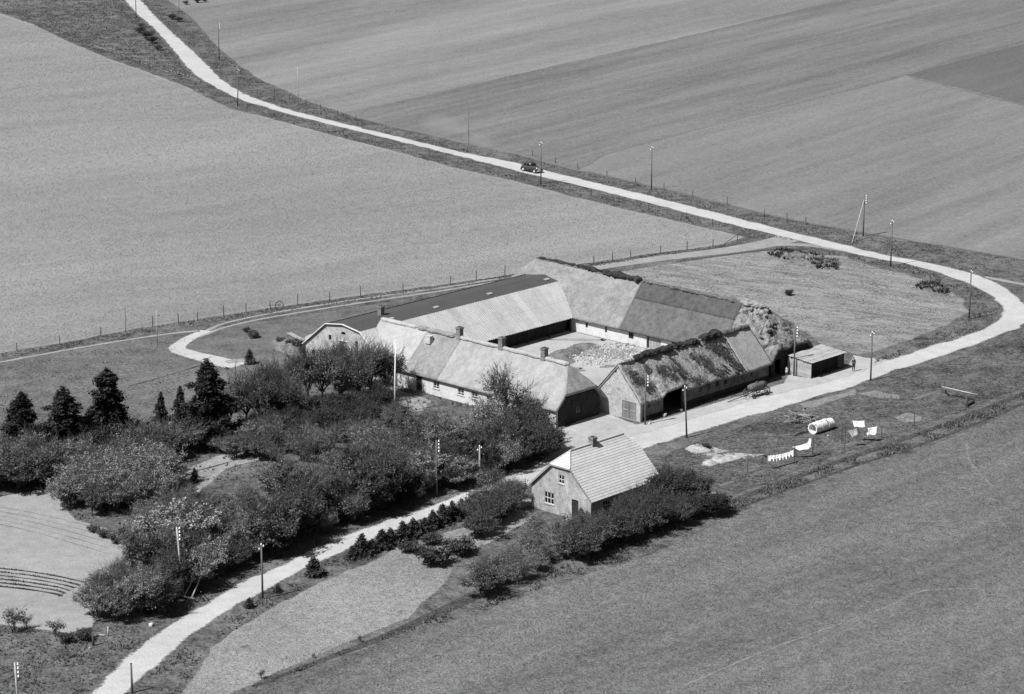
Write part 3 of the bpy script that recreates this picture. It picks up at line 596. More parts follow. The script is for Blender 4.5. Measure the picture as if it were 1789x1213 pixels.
# ---------------------------------------------------------------- right wing along the road
def right_wing():
    b = Farm('stable_wing', 8.3, -5.4, 'roadside stable range with ragged mossy thatch and a gable facing the farmhouse', 'stable')
    UC, ZR, ZE = -2.05, 6.3, 2.2; V0, V1 = 8.25, 32.2; HW = 3.75
    def ze(v):
        k = max(0.0, min(1.0, (v - 11.7) / 1.1)) * max(0.0, min(1.0, (16.6 - v) / 0.5)); k = k * k * (3 - 2 * k)
        return ZE + 0.12 * math.sin(v * 0.4) + 0.72 * k
    def F(s, t):
        v = V0 + (V1 - V0) * s; e = ze(v); sag = 0.12 * math.sin(v * 0.33 + 1)
        return (v, UC - HW * t, ZR + sag * (1 - t) - (ZR - e) * t)
    def Fb(s, t):
        v = V0 + (V1 - V0) * s; return (v, UC + HW * t, ZR + 0.12 * math.sin(v * 0.33 + 1) * (1 - t) - (ZR - 2.2) * t)
    def part(a, c): return lambda s, t: F((a + (c - a) * s - V0) / (V1 - V0), t)
    roof = thatch(b, 'roof', M['moss'], [(part(8.25, 27.2), 70, 20)], 0.3, 0.11, None, 1.1)
    thatch(b, 'roof_patch', M['thatch'], [(part(27.2, 32.2), 18, 18)], 0.32, 0.05, roof)
    thatch(b, 'roof_patch', M['thatchg'], [(Fb, 60, 12)], 0.3, 0.08, roof)
    lumpy(b, 'ridge_turf', M['turf'], [(11.0, UC, ZR + 0.1), (17.6, UC, ZR + 0.12)], 0.5, 0.6, roof, 3)
    lumpy(b, 'ridge_turf', M['turf'], [(17.8, UC, ZR + 0.02), (22.5, UC, ZR)], 0.55, 0.7, roof, 6)
    lumpy(b, 'ridge_turf', M['turf'], [(23.0, UC, ZR + 0.1), (26.6, UC, ZR + 0.15)], 0.62, 0.5, roof, 16)
    lumpy(b, 'ridge_turf', M['thatchd2'], [(26.4, UC, ZR), (32.2, UC, ZR - 0.05)], 0.35, 0.6, roof, 11)
    lumpy(b, 'ridge_turf', M['moss'], [(8.3, UC, ZR), (11.2, UC, ZR)], 0.26, 0.7, roof, 14)
    for i in range(16):                                   # cushions of dark moss on the worn thatch
        v = 24.6 + R.gauss(0, 0.9) if i < 16 else R.uniform(11, 22); t = R.uniform(0.15, 0.95); v += (t - 0.5) * (1.5 if i < 16 else 0)
        p = F((v - V0) / (V1 - V0), t); r_ = R.uniform(0.14, 0.34)
        lumpy(b, 'moss_cushion', M['turf'], [p, (p[0] + R.uniform(0.2, 0.7), p[1] - 0.35, p[2] - 0.3)], r_, 0.8, roof, i, 7, 0.35)
    def moss_patch(v, t, rv, rt, slant=0.0):
        n = 16; m = MB(); V = []; fe = []
        for i in range(n + 1):
            for j in range(n + 1):
                a, c = 2 * i / n - 1, 2 * j / n - 1; tt = max(0.02, min(0.985, t + c * rt)); vv = max(V0 + 0.1, min(V1 - 0.1, v + a * rv + slant * (tt - t))); p = F((vv - V0) / (V1 - V0), tt)
                V.append((p[0], p[1] - 0.13, p[2] + 0.13 + 0.05 * noise.noise(Vector(p) * 2.0))); fe.append(max(0.0, 1 - math.hypot(a, c)))
        k = n + 1; m.add(V, [(i*k + j, (i+1)*k + j, (i+1)*k + j + 1, i*k + j + 1) for i in range(n) for j in range(n)])
        o = b.mb(m, 'moss_patch', M['mossd'], roof, True); at = o.data.attributes.new('fe', 'FLOAT', 'POINT'); at.data.foreach_set('value', fe)
    for q in ((23.9, 0.25, 1.5, 0.3, 2.5), (25.2, 0.5, 1.7, 0.36, 2.5), (26.2, 0.8, 1.4, 0.3, 2.0), (22.6, 0.85, 1.8, 0.18, 1), (14.0, 0.5, 2.0, 0.28, 1.5), (15.0, 0.72, 1.2, 0.2, 1), (18.4, 0.88, 1.6, 0.16, 1), (10.6, 0.62, 1.5, 0.3, 1.0), (20.2, 0.4, 1.0, 0.25, 2), (12.0, 0.3, 1.0, 0.2, 1), (17.0, 0.45, 0.5, 0.55, 2.2), (21.6, 0.62, 1.6, 0.4, 1.5), (9.4, 0.4, 1.2, 0.35, 1.0), (16.2, 0.6, 1.6, 0.3, 1.5), (24.8, 0.35, 2.2, 0.4, 2.5)): moss_patch(*q)
    # gable facing the farmhouse
    mpG = lambda s, z: (8.3, s, z)
    hole = [(-1.6 + 0.24 * math.cos(a), 5.35 + 0.24 * math.sin(a)) for a in [k * math.pi / 5 for k in range(10)]]
    hs = [hole, rect(-4.85, -2.7, 0.05, 2.1)]
    wall_panel(b, 'gable_wall', M['brickw'], [(-5.4, 0), (1.35, 0), (1.35, 2.35), (UC, 6.15), (-5.4, 2.35)], hs, mpG, (1, 0))
    for a, c in ((-4.85, -3.79), (-3.76, -2.7)): plank_door(b, mpG, (1, 0), a, c, 0.08, 2.08, 5, 'doorw', 'door')
    m = MB()
    for sgn in (-1, 1): m.beam((8.22, UC, 6.32), (8.22, UC + sgn * 3.6, 2.38), 0.12, 0.1)
    b.mb(m, 'verge_board', M['brickw'], roof)
    # road front
    mpR = lambda s, z: (s, -5.4, z)
    wv = (16.82, 18.96, 20.61, 22.17, 23.71, 25.18, 26.65, 28.4)
    hs = [rect(v - 0.32, v + 0.32, 1.36, 1.98) for v in wv] + [rect(12.35, 15.9, 0.02, 2.75)] + [rect(9.6, 10.1, 1.4, 1.9)]
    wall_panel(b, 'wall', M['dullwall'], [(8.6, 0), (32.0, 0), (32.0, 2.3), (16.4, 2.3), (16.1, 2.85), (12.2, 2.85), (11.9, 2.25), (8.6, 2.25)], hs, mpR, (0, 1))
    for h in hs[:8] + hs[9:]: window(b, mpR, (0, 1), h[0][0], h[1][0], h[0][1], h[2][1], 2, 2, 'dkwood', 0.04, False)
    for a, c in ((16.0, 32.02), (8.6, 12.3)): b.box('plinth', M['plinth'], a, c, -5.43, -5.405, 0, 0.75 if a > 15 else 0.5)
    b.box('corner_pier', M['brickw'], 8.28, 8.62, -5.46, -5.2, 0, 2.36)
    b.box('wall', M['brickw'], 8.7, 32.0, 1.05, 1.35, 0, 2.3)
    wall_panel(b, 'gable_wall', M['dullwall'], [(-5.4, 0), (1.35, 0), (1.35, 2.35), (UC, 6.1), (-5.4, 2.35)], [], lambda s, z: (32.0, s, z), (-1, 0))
    b.box('porch_post', M['dkwood'], 12.3, 12.45, -5.0, -4.85, 0, 2.8)
    return b
right_wing()
# plank gate in the gap between farmhouse and stable wing
gb = Farm('yard_gate', 7.72, 0.9, 'dark plank gate closing the gap between farmhouse gable and stable gable', 'gate')
for i in range(2): gb.box('gate_board', M['dkwood'], 7.74 + i * 0.28, 8.0 + i * 0.28, 0.9, 0.96, 0.05, 1.55)
gb.box('rail', M['dkwood'], 7.74, 8.28, 0.965, 1.0, 1.1, 1.2)

# ---------------------------------------------------------------- open shed
def shed():
    b = Farm('open_shed', 36.3, -8.5, 'low open-fronted board shed with a flat plank roof beside the road', 'shed')
    V0, V1, U0, U1, Z0, Z1 = 36.3, 42.9, -8.5, -4.9, 2.02, 2.3
    roof = b.mb(MB().add([(V0, U0, Z0 - 0.09), (V1, U0, Z0 - 0.09), (V1, U1, Z1 - 0.09), (V0, U1, Z1 - 0.09), (V0, U0, Z0 - 0.02), (V1, U0, Z0 - 0.02), (V1, U1, Z1 - 0.02), (V0, U1, Z1 - 0.02)],
        [(3,2,1,0),(4,5,6,7),(0,1,5,4),(1,2,6,5),(2,3,7,6),(3,0,4,7)]), 'roof', M['dkwood'])
    n = 15
    for i in range(n):
        a = U0 - 0.25 + (U1 - U0 + 0.35) * i / n; c = a + (U1 - U0 + 0.35) / n - 0.012; k = (Z1 - Z0) / (U1 - U0)
        za, zc = Z0 + (a - U0) * k + R.uniform(0, 0.012), Z0 + (c - U0) * k + R.uniform(0, 0.012); va, vb = V0 - 0.2 + R.uniform(-0.06, 0.06), V1 + 0.2 + R.uniform(-0.08, 0.08)
        b.mb(MB().add([(va, a, za), (vb, a, za), (vb, c, zc), (va, c, zc), (va, a, za + 0.035), (vb, a, za + 0.035), (vb, c, zc + 0.035), (va, c, zc + 0.035)],
            [(3,2,1,0),(4,5,6,7),(0,1,5,4),(1,2,6,5),(2,3,7,6),(3,0,4,7)]), 'roof_board', M['board'], roof)
    for j in range(9):
        z = 0.03 + j * 0.225
        b.box('wall_board', M['board'], V0 + R.uniform(-0.006, 0.006), V0 + 0.035, U0 + 0.02, U1, z, z + 0.218)
        b.box('wall_board', M['boardg'], V1 - 0.035, V1 + R.uniform(-0.006, 0.006), U0 + 0.02, U1, z, z + 0.218)
        b.box('wall_board', M['dkwood'], V0 + 0.04, V1 - 0.04, U1, U1 + 0.03, z, z + 0.218)
    for v in (V0 + 0.08, 38.3, 40.1, V1 - 0.1): b.box('post', M['dkwood'], v - 0.05, v + 0.05, U0 + 0.02, U0 + 0.12, 0, Z0 - 0.1)
    for j in range(8): b.box('wall_board', M['dkwood'], V0 + 0.15, V1 - 0.15, U0 + 0.9, U0 + 0.94, 0.05 + j * 0.23, 0.27 + j * 0.23)
shed()

# ---------------------------------------------------------------- cottage
def cottage():
    b = Farm('cottage', -22.4, -25.3, 'small brick cottage with pale tiled half-hipped roof on the road', 'house')
    V0, V1, UA, UB, UC = -22.4, -11.95, -25.3, -17.15, -21.3
    ZR, ZE, OV = 6.62, 2.45, 0.3
    HWA = UC - (UA - OV); HWB = (UB + OV) - UC; VA, VB = V0 - 0.25, V1 + 0.2; RV0, RV1 = -21.15, -12.9; ZH = 5.3
    th = (ZR - ZH) / (ZR - ZE)
    def pt(side, v, t): return (v, UC + (-HWA if side < 0 else HWB) * t, ZR - (ZR - ZE) * t)
    def vlim(t):
        k = min(1.0, t / th); return RV0 + (VA - RV0) * k, RV1 + (VB - RV1) * k
    m = MB()
    for side in (-1, 1):
        P = [pt(side, RV0, 0), pt(side, RV1, 0), pt(side, VB, th), pt(side, VB, 1), pt(side, VA, 1), pt(side, VA, th)]
        m.add([(p[0], p[1], p[2] - 0.05) for p in P] + [(p[0], p[1], p[2] - 0.16) for p in P], [(0,1,2,3,4,5), (11,10,9,8,7,6)] + [(i, (i+1) % 6, 6 + (i+1) % 6, 6 + i) for i in range(6)])
    for v_end, rv in ((VA, RV0), (VB, RV1)):
        P = [(rv, UC, ZR), pt(-1, v_end, th), pt(1, v_end, th)]
        m.add([(p[0], p[1], p[2] - 0.05) for p in P] + [(p[0], p[1], p[2] - 0.16) for p in P], [(0,1,2),(5,4,3)] + [(i, (i+1) % 3, 3 + (i+1) % 3, 3 + i) for i in range(3)])
    roof = fix_normals(b.mb(m, 'roof', M['brickw']))
    n = 20
    def course(P4, nrm):
        """one overlapping row of tiles: back edge low, front edge lifted"""
        (a, bq, c, d) = [Vector(p) for p in P4]; nn = Vector(nrm)
        V = [a + nn * 0.0, bq + nn * 0.0, c + nn * 0.032, d + nn * 0.032, a - nn * 0.03, bq - nn * 0.03, c + nn * 0.003, d + nn * 0.003]
        fix_normals(b.mb(MB().add(V, [(0,1,2,3),(7,6,5,4),(0,4,5,1),(1,5,6,2),(2,6,7,3),(3,7,4,0)]), 'roof_course', M['course'], roof))
    for side in (-1, 1):
        hw = HWA if side < 0 else HWB; nrm = Vector((0, side * (ZR - ZE), hw)).normalized()
        for i in range(n):
            t0, t1 = i / n, (i + 1.12) / n
            l0, h0 = vlim(t0); l1, h1 = vlim(min(t1, 1)); j = R.uniform(-0.01, 0.01)
            course((pt(side, l0, t0), pt(side, h0, t0), pt(side, h1 + j, t1), pt(side, l1 + j, t1)), nrm)
    for v_end, rv, sg in ((VA, RV0, -1), (VB, RV1, 1)):
        nrm = Vector((sg * (ZR - ZH), 0, abs(v_end - rv))).normalized()
        for i in range(5):
            t0, t1 = i / 5, (i + 1.1) / 5
            def q(t, s): return (rv + (v_end - rv) * t, UC + (-HWA if s < 0 else HWB) * th * t, ZR + (ZH - ZR) * t)
            course((q(t0, -1), q(t0, 1), q(t1, 1), q(t1, -1)), nrm)
    m = MB(); m.tube([(RV0, UC, ZR + 0.05), (RV1, UC, ZR + 0.05)], 0.09, 8); b.mb(m, 'ridge_tiles', M['course'], roof)
    m = MB()
    for side in (-1, 1): m.tube([(RV0, UC, ZR + 0.05), (lambda p: (p[0], p[1], p[2] + 0.05))(pt(side, VA, th))], 0.06, 6)
    b.mb(m, 'hip_tiles', M['course'], roof)
    chimney(b, -17.7, UC, 6.1, 7.35, 0.6, 0.6, 'chim', roof)
    for side in (-1, 1):
        m = MB(); a = pt(side, VA + 0.02, th); c = pt(side, VA + 0.02, 1); m.beam((a[0], a[1], a[2] - 0.12), (c[0], c[1], c[2] - 0.12), 0.05, 0.2); b.mb(m, 'bargeboard', M['boardg'], roof)
    mpG = lambda s, z: (V0, s, z)
    hs = [rect(-20.25, -18.9, 0.87, 2.12), rect(-21.68, -20.86, 3.4, 4.3), rect(-23.6, -22.7, 0.06, 2.1)]
    zt = ZH - 0.2
    ol = [(UA, 0), (UB, 0), (UB, ZE - 0.1), (UC + HWB * th, zt), (UC - HWA * th, zt), (UA, ZE - 0.1)]
    wall_panel(b, 'gable_wall', M['brickc'], ol, hs, mpG, (1, 0))
    window(b, mpG, (1, 0), -20.25, -18.9, 0.87, 2.12, 3, 2, bar=0.07); window(b, mpG, (1, 0), -21.68, -20.86, 3.4, 4.3, 2, 2, bar=0.07)
    plank_door(b, mpG, (1, 0), -23.6, -22.7, 0.08, 2.08, 4, 'dkwood', cross=False, e0=0.14)
    b.box('doorstep', M['lime'], V0 - 0.7, V0 - 0.01, -23.8, -22.5, 0, 0.16)
    wall_panel(b, 'gable_wall', M['brickc'], ol, [], lambda s, z: (V1, s, z), (-1, 0))
    hs = [rect(-20.5, -19.4, 0.9, 2.0), rect(-15.5, -14.4, 0.9, 2.0)]
    wall_panel(b, 'wall', M['brickc'], rect(V0 + 0.3, V1 - 0.3, 0, ZE - 0.05), hs, lambda s, z: (s, UA, z), (0, 1))
    for h in hs: window(b, lambda s, z: (s, UA, z), (0, 1), h[0][0], h[1][0], h[0][1], h[2][1], 3, 2)
    wall_panel(b, 'wall', M['brickc'], rect(V0 + 0.3, V1 - 0.3, 0, ZE - 0.05), hs, lambda s, z: (s, UB, z), (0, -1))
    for h in hs: window(b, lambda s, z: (s, UB, z), (0, -1), h[0][0], h[1][0], h[0][1], h[2][1], 3, 2)
cottage()

# ================================================================== TREES, SHRUBS, GRASS
M['bark']   = grey('dark_bark', 0.06, [(0.3, 3.0)]); M['twig'] = grey('grey_twigs', 0.07, [(0.3, 3.0)])
M['leaf']   = leafmat('spring_leaves', 0.15, 0.42, 0.12, 0.5)
M['leafd']  = leafmat('dark_leaves', 0.06, 0.4, 0.1, 0.5)
M['leafp']  = leafmat('pale_blossom_leaves', 0.2, 0.3, 0.12, 0.5)
M['leafk'] = leafmat('shade_dark_leaves', 0.028, 0.3, 0.1, 0.5)  # near-black leaf colour stands in for deep shade
M['needle'] = leafmat('conifer_needles', 0.026, 0.2, 0.05, 0.5)
M['needle2']= leafmat('young_spruce_needles', 0.04, 0.2, 0.05, 0.5)

def leaf_mesh(name, P, size, mat, upbias=0.35, extra=None, elong=1.6, seed=1):
    """many small leaf-shaped faces at the points P"""
    g_ = np.random.default_rng(seed); P = np.asarray(P, float); n = len(P)
    nrm = g_.normal(size=(n, 3)); nrm[:, 2] = np.abs(nrm[:, 2]) + upbias; nrm /= np.linalg.norm(nrm, axis=1)[:, None]
    a = np.cross(nrm, g_.normal(size=(n, 3))); a /= np.linalg.norm(a, axis=1)[:, None]; b = np.cross(nrm, a)
    s_ = (size * g_.uniform(0.55, 1.4, n))[:, None]
    V = np.stack([P - a * s_ * elong * 0.5, P - b * s_ * 0.42, P + a * s_ * elong * 0.5, P + b * s_ * 0.42], 1).reshape(-1, 3)
    F = np.arange(4 * n).reshape(-1, 4)
    me = bpy.data.meshes.new(name)
    if extra and extra.v:
        V = np.vstack([V, np.array(extra.v)]); fl = [tuple(f) for f in F.tolist()] + [tuple(i + 4 * n for i in f) for f in extra.f]
        me.from_pydata(V.tolist(), [], fl); me.materials.append(mat); me.materials.append(M['twig'])
        mi = np.zeros(len(fl), int); mi[n:] = 1; me.polygons.foreach_set('material_index', mi.tolist())
    else:
        me.from_pydata(V.tolist(), [], F.tolist()); me.materials.append(mat)
    me.update(); return me

def broadleaf(seed, H, Rr, trunk, nlimb, nsub, ntwig, nleaf, lsize, mat, spread=0.75, stems=1, droop=0.0, spray=0.22):
    r = random.Random(seed); tr = MB(); tw = MB(); pts = []
    def grow(p, d, L, r0, lev):
        q = [p]; n = 4
        for i in range(n):
            d = (d + Vector((r.gauss(0, 0.16), r.gauss(0, 0.16), r.gauss(0.05, 0.1) - droop * (lev == 2)))).normalized(); q.append(q[-1] + d * L / n)
        rad = [r0 * (1 - 0.7 * i / n) for i in range(n + 1)]
        (tr if lev < 2 else tw).tube(q, rad, 5 if lev == 0 else (4 if lev == 1 else 3), False)
        if lev == 2:
            for k in range(nleaf):
                t = r.uniform(0.15, 1.05) * n; i = min(n - 1, int(t)); c = q[i].lerp(q[i + 1], t - i)
                pts.append((c.x + r.gauss(0, spray), c.y + r.gauss(0, spray), c.z + r.gauss(0, spray * 0.8)))
            return
        m = nsub if lev == 0 else ntwig
        for k in range(m):
            t = (0.35 + 0.65 * (k + r.random()) / m) * n; i = min(n - 1, int(t)); c = q[i].lerp(q[i + 1], t - i)
            a = r.uniform(0, 6.283); side = Vector((math.cos(a), math.sin(a), r.uniform(-0.1, 0.7)))
            nd_ = (d * 0.75 + side * r.uniform(0.5, 0.95)).normalized()
            grow(c, nd_, L * r.uniform(0.45, 0.7), r0 * 0.5, lev + 1)
    for st_ in range(stems):
        bx, by = (r.gauss(0, 0.25), r.gauss(0, 0.25)) if stems > 1 else (0, 0)
        lean = Vector((r.gauss(0, 0.12), r.gauss(0, 0.12), 1)).normalized()
        base = Vector((bx, by, -0.1)); top = base + lean * H * trunk
        if trunk > 0.05: tr.tube([base, base.lerp(top, 0.5) + Vector((r.gauss(0, 0.05), r.gauss(0, 0.05), 0)), top], [H * 0.026, H * 0.02, H * 0.016], 7, False)
        k_ = max(2, nlimb // stems)
        for k in range(k_):
            a = 6.283 * (k + r.random() * 0.7) / k_; e = r.uniform(0.35, 1.0) * spread
            d = Vector((math.cos(a) * e, math.sin(a) * e, 1.0)).normalized()
            L = (H * (1 - trunk)) * r.uniform(0.62, 0.9)
            L = min(L, Rr * 1.25 / max(0.35, e))
            grow(base.lerp(top, r.uniform(0.7, 1.0)) if trunk > 0.05 else base, d, L, H * 0.013, 0)
        grow(top, lean, H * (1 - trunk) * 0.8, H * 0.014, 0)
    P = np.array(pts)
    rr = np.hypot(P[:, 0], P[:, 1]); keep = (rr < Rr * 1.15) & (P[:, 2] > 0.1); P = P[keep]
    P[:, 2] *= min(1.6, H / max(P[:, 2].max(), 1e-3)) if P[:, 2].max() > H else 1.0
    return tr.mesh('trunk', M['bark']), leaf_mesh('crown', P, lsize, mat, 0.35, tw, 1.6, seed)

def conifer(seed, H, Rr, mat, whorls, dens, lsize, pine=False, bare=0.12):
    r = random.Random(seed); tr = MB(); tw = MB(); pts = []
    tr.tube([(0, 0, -0.1), (r.gauss(0, 0.03) * H * 0.3, 0, H * 0.5), (0, 0, H * 0.98)], [H * 0.02, H * 0.014, H * 0.003], 7, False)
    for i in range(whorls):
        t = i / (whorls - 1); z = H * (bare + (1 - bare) * t) * (1 - 0.0 * t)
        Lm = Rr * (1 - t) ** (0.6 if pine else 0.85) + 0.1
        if pine: Lm *= 0.75 + 0.5 * noise.noise(Vector((seed, i * 0.6, 0)))
        nb = r.randint(5, 7)
        for k in range(nb):
            a = 6.283 * (k + r.random() * 0.8) / nb; L = Lm * r.uniform(0.6, 1.15)
            dz = r.uniform(-0.05, 0.25) * L if pine else r.uniform(-0.28, 0.02) * L
            e = Vector((math.cos(a) * L, math.sin(a) * L, dz)); o_ = Vector((0, 0, z))
            tw.tube([o_, o_ + e * 0.6 + Vector((0, 0, 0.05 * L)), o_ + e], [0.03, 0.018, 0.006], 3, False)
            for j in range(int(dens * L) + 3):
                s_ = r.uniform(0.2, 1.05) ** (0.7 if pine else 0.9); c = o_ + e * s_; wd = 0.28 * (L * 0.5 + 0.25) * (1 - 0.55 * s_) * (1.4 if pine else 1)
                pts.append((c.x + r.gauss(0, wd) , c.y + r.gauss(0, wd), c.z + r.gauss(0, 0.09 if not pine else 0.14)))
    return tr.mesh('trunk', M['bark']), leaf_mesh('crown', pts, lsize, mat, 0.8, tw, 2.2, seed)

PROTO = {}
def proto(key, meshes): PROTO.setdefault(key, []).append(meshes)
for i in range(4): proto('leafy', broadleaf(100 + i, 4.6, 2.3, 0.16, 8, 6, 5, 30, 0.112, M['leaf'], 0.8, 1 if i % 2 else 2, 0, 0.13))
for i in range(3): proto('pale', broadleaf(120 + i, 4.2, 2.3, 0.16, 7, 6, 5, 33, 0.112, M['leafp'], 0.95, 1, 0, 0.13))
for i in range(3): proto('airy', broadleaf(140 + i, 4.4, 2.0, 0.12, 8, 5, 5, 20, 0.105, M['leaf'], 0.65, 2, 0.0, 0.2))
for i in range(3): proto('dense', broadleaf(160 + i, 3.6, 2.1, 0.1, 8, 6, 5, 36, 0.112, M['leafd'], 0.9, 2, 0, 0.14))
for i in range(2): proto('shade_dark', broadleaf(170 + i, 3.4, 2.1, 0.08, 9, 6, 5, 38, 0.13, M['leafk'], 0.95, 2, 0, 0.18))  # bush prototype with shade put into its leaf colour
for i in range(3): proto('grove', broadleaf(180 + i, 7.4, 3.1, 0.27, 8, 6, 6, 36, 0.125, M['leafd'] if i else M['leaf'], 0.75, 1, 0, 0.2))
proto('sparse', broadleaf(200, 7.6, 3.2, 0.24, 8, 6, 5, 9, 0.15, M['leafd'], 0.7, 1, 0, 0.14))
for i in range(2): proto('shrub', broadleaf(220 + i, 1.35, 1.0, 0.05, 8, 5, 4, 14, 0.11, M['leafd'], 1.0, 3, 0, 0.12))
proto('twiggy', broadleaf(230, 1.6, 0.8, 0.1, 6, 4, 4, 4, 0.08, M['leafd'], 0.7, 2, 0, 0.1))
for i in range(3): proto('pine', conifer(240 + i, 8.2, 2.4, M['needle'], 17, 150, 0.15, True, 0.12))
for i in range(2): proto('spruce', conifer(250 + i, 2.0, 0.85, M['needle2'], 12, 60, 0.10, False, 0.02))
proto('fir', conifer(256, 6.0, 1.6, M['needle'], 20, 80, 0.13, False, 0.06))

def plant(name, key, x, y, h, label, cat, group=None, idx=None, wd=1.0, base=None, parts=('trunk', 'crown')):
    L = PROTO[key]; tm, cm = L[(idx if idx is not None else R.randrange(len(L))) % len(L)]
    zs = max(v.co.z for v in cm.vertices) if not hasattr(cm, '_') else 1
    p = base or G(x, y); o = root(name, p, R.uniform(0, 6.283), label, cat, group)
    s_ = h / ZMAX[cm.name]; o.scale = (s_ * wd, s_ * wd, s_)
    link(parts[0], tm, o); link(parts[1], cm, o); return o
ZMAX = {}
for L in PROTO.values():
    for tm, cm in L:
        z = np.empty(len(cm.vertices) * 3); cm.vertices.foreach_get('co', z); ZMAX[cm.name] = float(np.percentile(z[2::3], 99.5))

def pinside(P, poly):
    x, y = P[:, 0], P[:, 1]; c = np.zeros(len(P), bool); n = len(poly)
    for i in range(n):
        x1, y1 = poly[i]; x2, y2 = poly[i - 1]
        with np.errstate(divide='ignore', invalid='ignore'):
            c ^= ((y1 > y) != (y2 > y)) & (x < (x2 - x1) * (y - y1) / (y2 - y1) + x1)
    return c
def poisson(px, dmin, tries=4000, seed=1):
    W_ = [tuple(p) for p in poly_world(px)]; A_ = np.array(W_); g_ = np.random.default_rng(seed)
    P = g_.uniform(A_.min(0), A_.max(0), (tries, 2)); P = P[pinside(P, W_)]; out = []
    for p in P:
        if all((p[0] - q[0]) ** 2 + (p[1] - q[1]) ** 2 > dmin * dmin for q in out): out.append(tuple(p))
    return [Vector((p[0], p[1], 0)) for p in out]
def toscreen(p):
    dep = p.y * CT + HC * ST; return CX + FPX * p.x / dep, CY - FPX * (p.y * ST - HC * CT) / dep
def thicket(px, dmin, keys, h0, h1, name, label, cat, group, seed, wd=1.0, parts=('trunk', 'crown')):
    for p in poisson(px, dmin, 4000, seed):
        n1 = noise.noise(Vector((p.x * 0.16, p.y * 0.13, seed))); n2 = noise.noise(Vector((p.x * 0.2, p.y * 0.16, seed + 40)))
        k = keys[int(max(0, min(0.999, 0.5 + n1 * 1.1 + R.gauss(0, 0.14))) * len(keys))]
        t = max(0.0, min(1.0, 0.5 + n2 * 1.0 + R.gauss(0, 0.18))); h = h0 + (h1 - h0) * t; x, y = toscreen(p)
        if 295 < x < 480 and 855 < y < 935: h = min(h, 1.5 + 0.022 * (y - 855) * 1.0)
        if 290 < x < 350 and 800 < y < 856: continue
        plant(name, k, 0, 0, h, label, cat, group, None, wd * R.uniform(0.8, 1.3) * (1.25 if h < 2.6 else 1.0), p, parts)

# the dense belt between the farmhouse and the road
thicket([(250,1030),(330,985),(420,935),(520,890),(640,848),(740,822),(840,800),(930,785),(958,795),(900,818),(820,846),(740,874),(640,905),(540,948),(450,985),(360,1032),(265,1075),(235,1085)], 2.8, ['leafy', 'pale', 'leafy', 'airy', 'grove', 'dense', 'dense'], 2.6, 5.6,
        'thicket_tree', 'leafy tree in the front edge of the thicket beside the road', 'tree', 'trees along the road side of the garden thicket', 11)
thicket([(245,1000),(255,960),(330,915),(460,862),(580,838),(700,790),(800,775),(900,772),(930,783),(840,798),(740,820),(640,846),(520,888),(420,933),(330,983),(250,1028)], 2.75, ['pale', 'leafy', 'airy', 'airy', 'leafy', 'dense'], 2.6, 5.8,
        'thicket_tree', 'pale twiggy tree on the garden side of the thicket', 'tree', 'trees on the garden side of the thicket', 12)
for (x, y, h) in ((905,778,4.6),(935,772,4.2),(950,790,3.6),(870,770,4.2),(925,800,4.0)):
    plant('thicket_tree', 'dense', x, y, h, 'dark bushy tree at the end of the thicket by the gravel yard', 'tree', 'dark trees at the yard end of the thicket')
thicket([(262,1072),(350,1030),(450,985),(560,938),(660,898),(760,866),(850,838),(935,808),(925,800),(840,828),(750,855),(650,885),(550,925),(440,972),(340,1018),(255,1060)], 2.0, ['shade_dark', 'dense'], 2.4, 3.6,
        'thicket_bush', 'near-black bush with shade in its colour at the foot of the thicket along the road', 'bush', 'shade-dark bushes at the foot of the thicket', 31, parts=('stems', 'foliage'))  # foliage darkened to carry the shaded road side of the thicket
# lower left tip of the thicket
thicket([(165,1080),(185,1040),(220,1005),(248,1030),(235,1080),(200,1098)], 1.6, ['airy', 'leafy'], 2.4, 3.6, 'thicket_tree', 'low twiggy tree at the thicket end beside the garden plot', 'tree', 'low trees at the plot end of the thicket', 13)
# loose shrubs between plot and thicket
thicket([(225,925),(300,880),(330,870),(340,905),(270,960),(235,985)], 2.0, ['airy', 'airy', 'leafy'], 2.4, 3.4, 'garden_tree', 'thin young tree in the loose scrub between plot and thicket', 'tree', 'loose scrub trees beside the garden plot', 14)
# orchard trees at the left
thicket([(112,880),(150,845),(220,836),(282,842),(290,868),(262,892),(200,898),(140,905)], 2.1, ['pale', 'leafy'], 3.4, 4.3, 'orchard_tree', 'round pale orchard tree at the top of the garden plot', 'tree', 'orchard trees above the garden plot', 15)
thicket([(125,838),(160,812),(240,790),(320,780),(355,790),(300,822),(240,832),(150,845)], 2.3, ['leafy', 'pale', 'dense'], 3.6, 4.6, 'orchard_tree', 'leafy orchard tree between the pines and the garden lawn', 'tree', 'orchard trees below the pines', 16)
thicket([(-60,862),(-60,812),(40,812),(112,822),(108,846),(60,852)], 2.2, ['leafy', 'dense', 'dense'], 3.6, 4.6, 'hedge_tree', 'dark-bellied hedge tree along the top edge of the garden plot', 'tree', 'hedge trees at the top of the plot', 17)
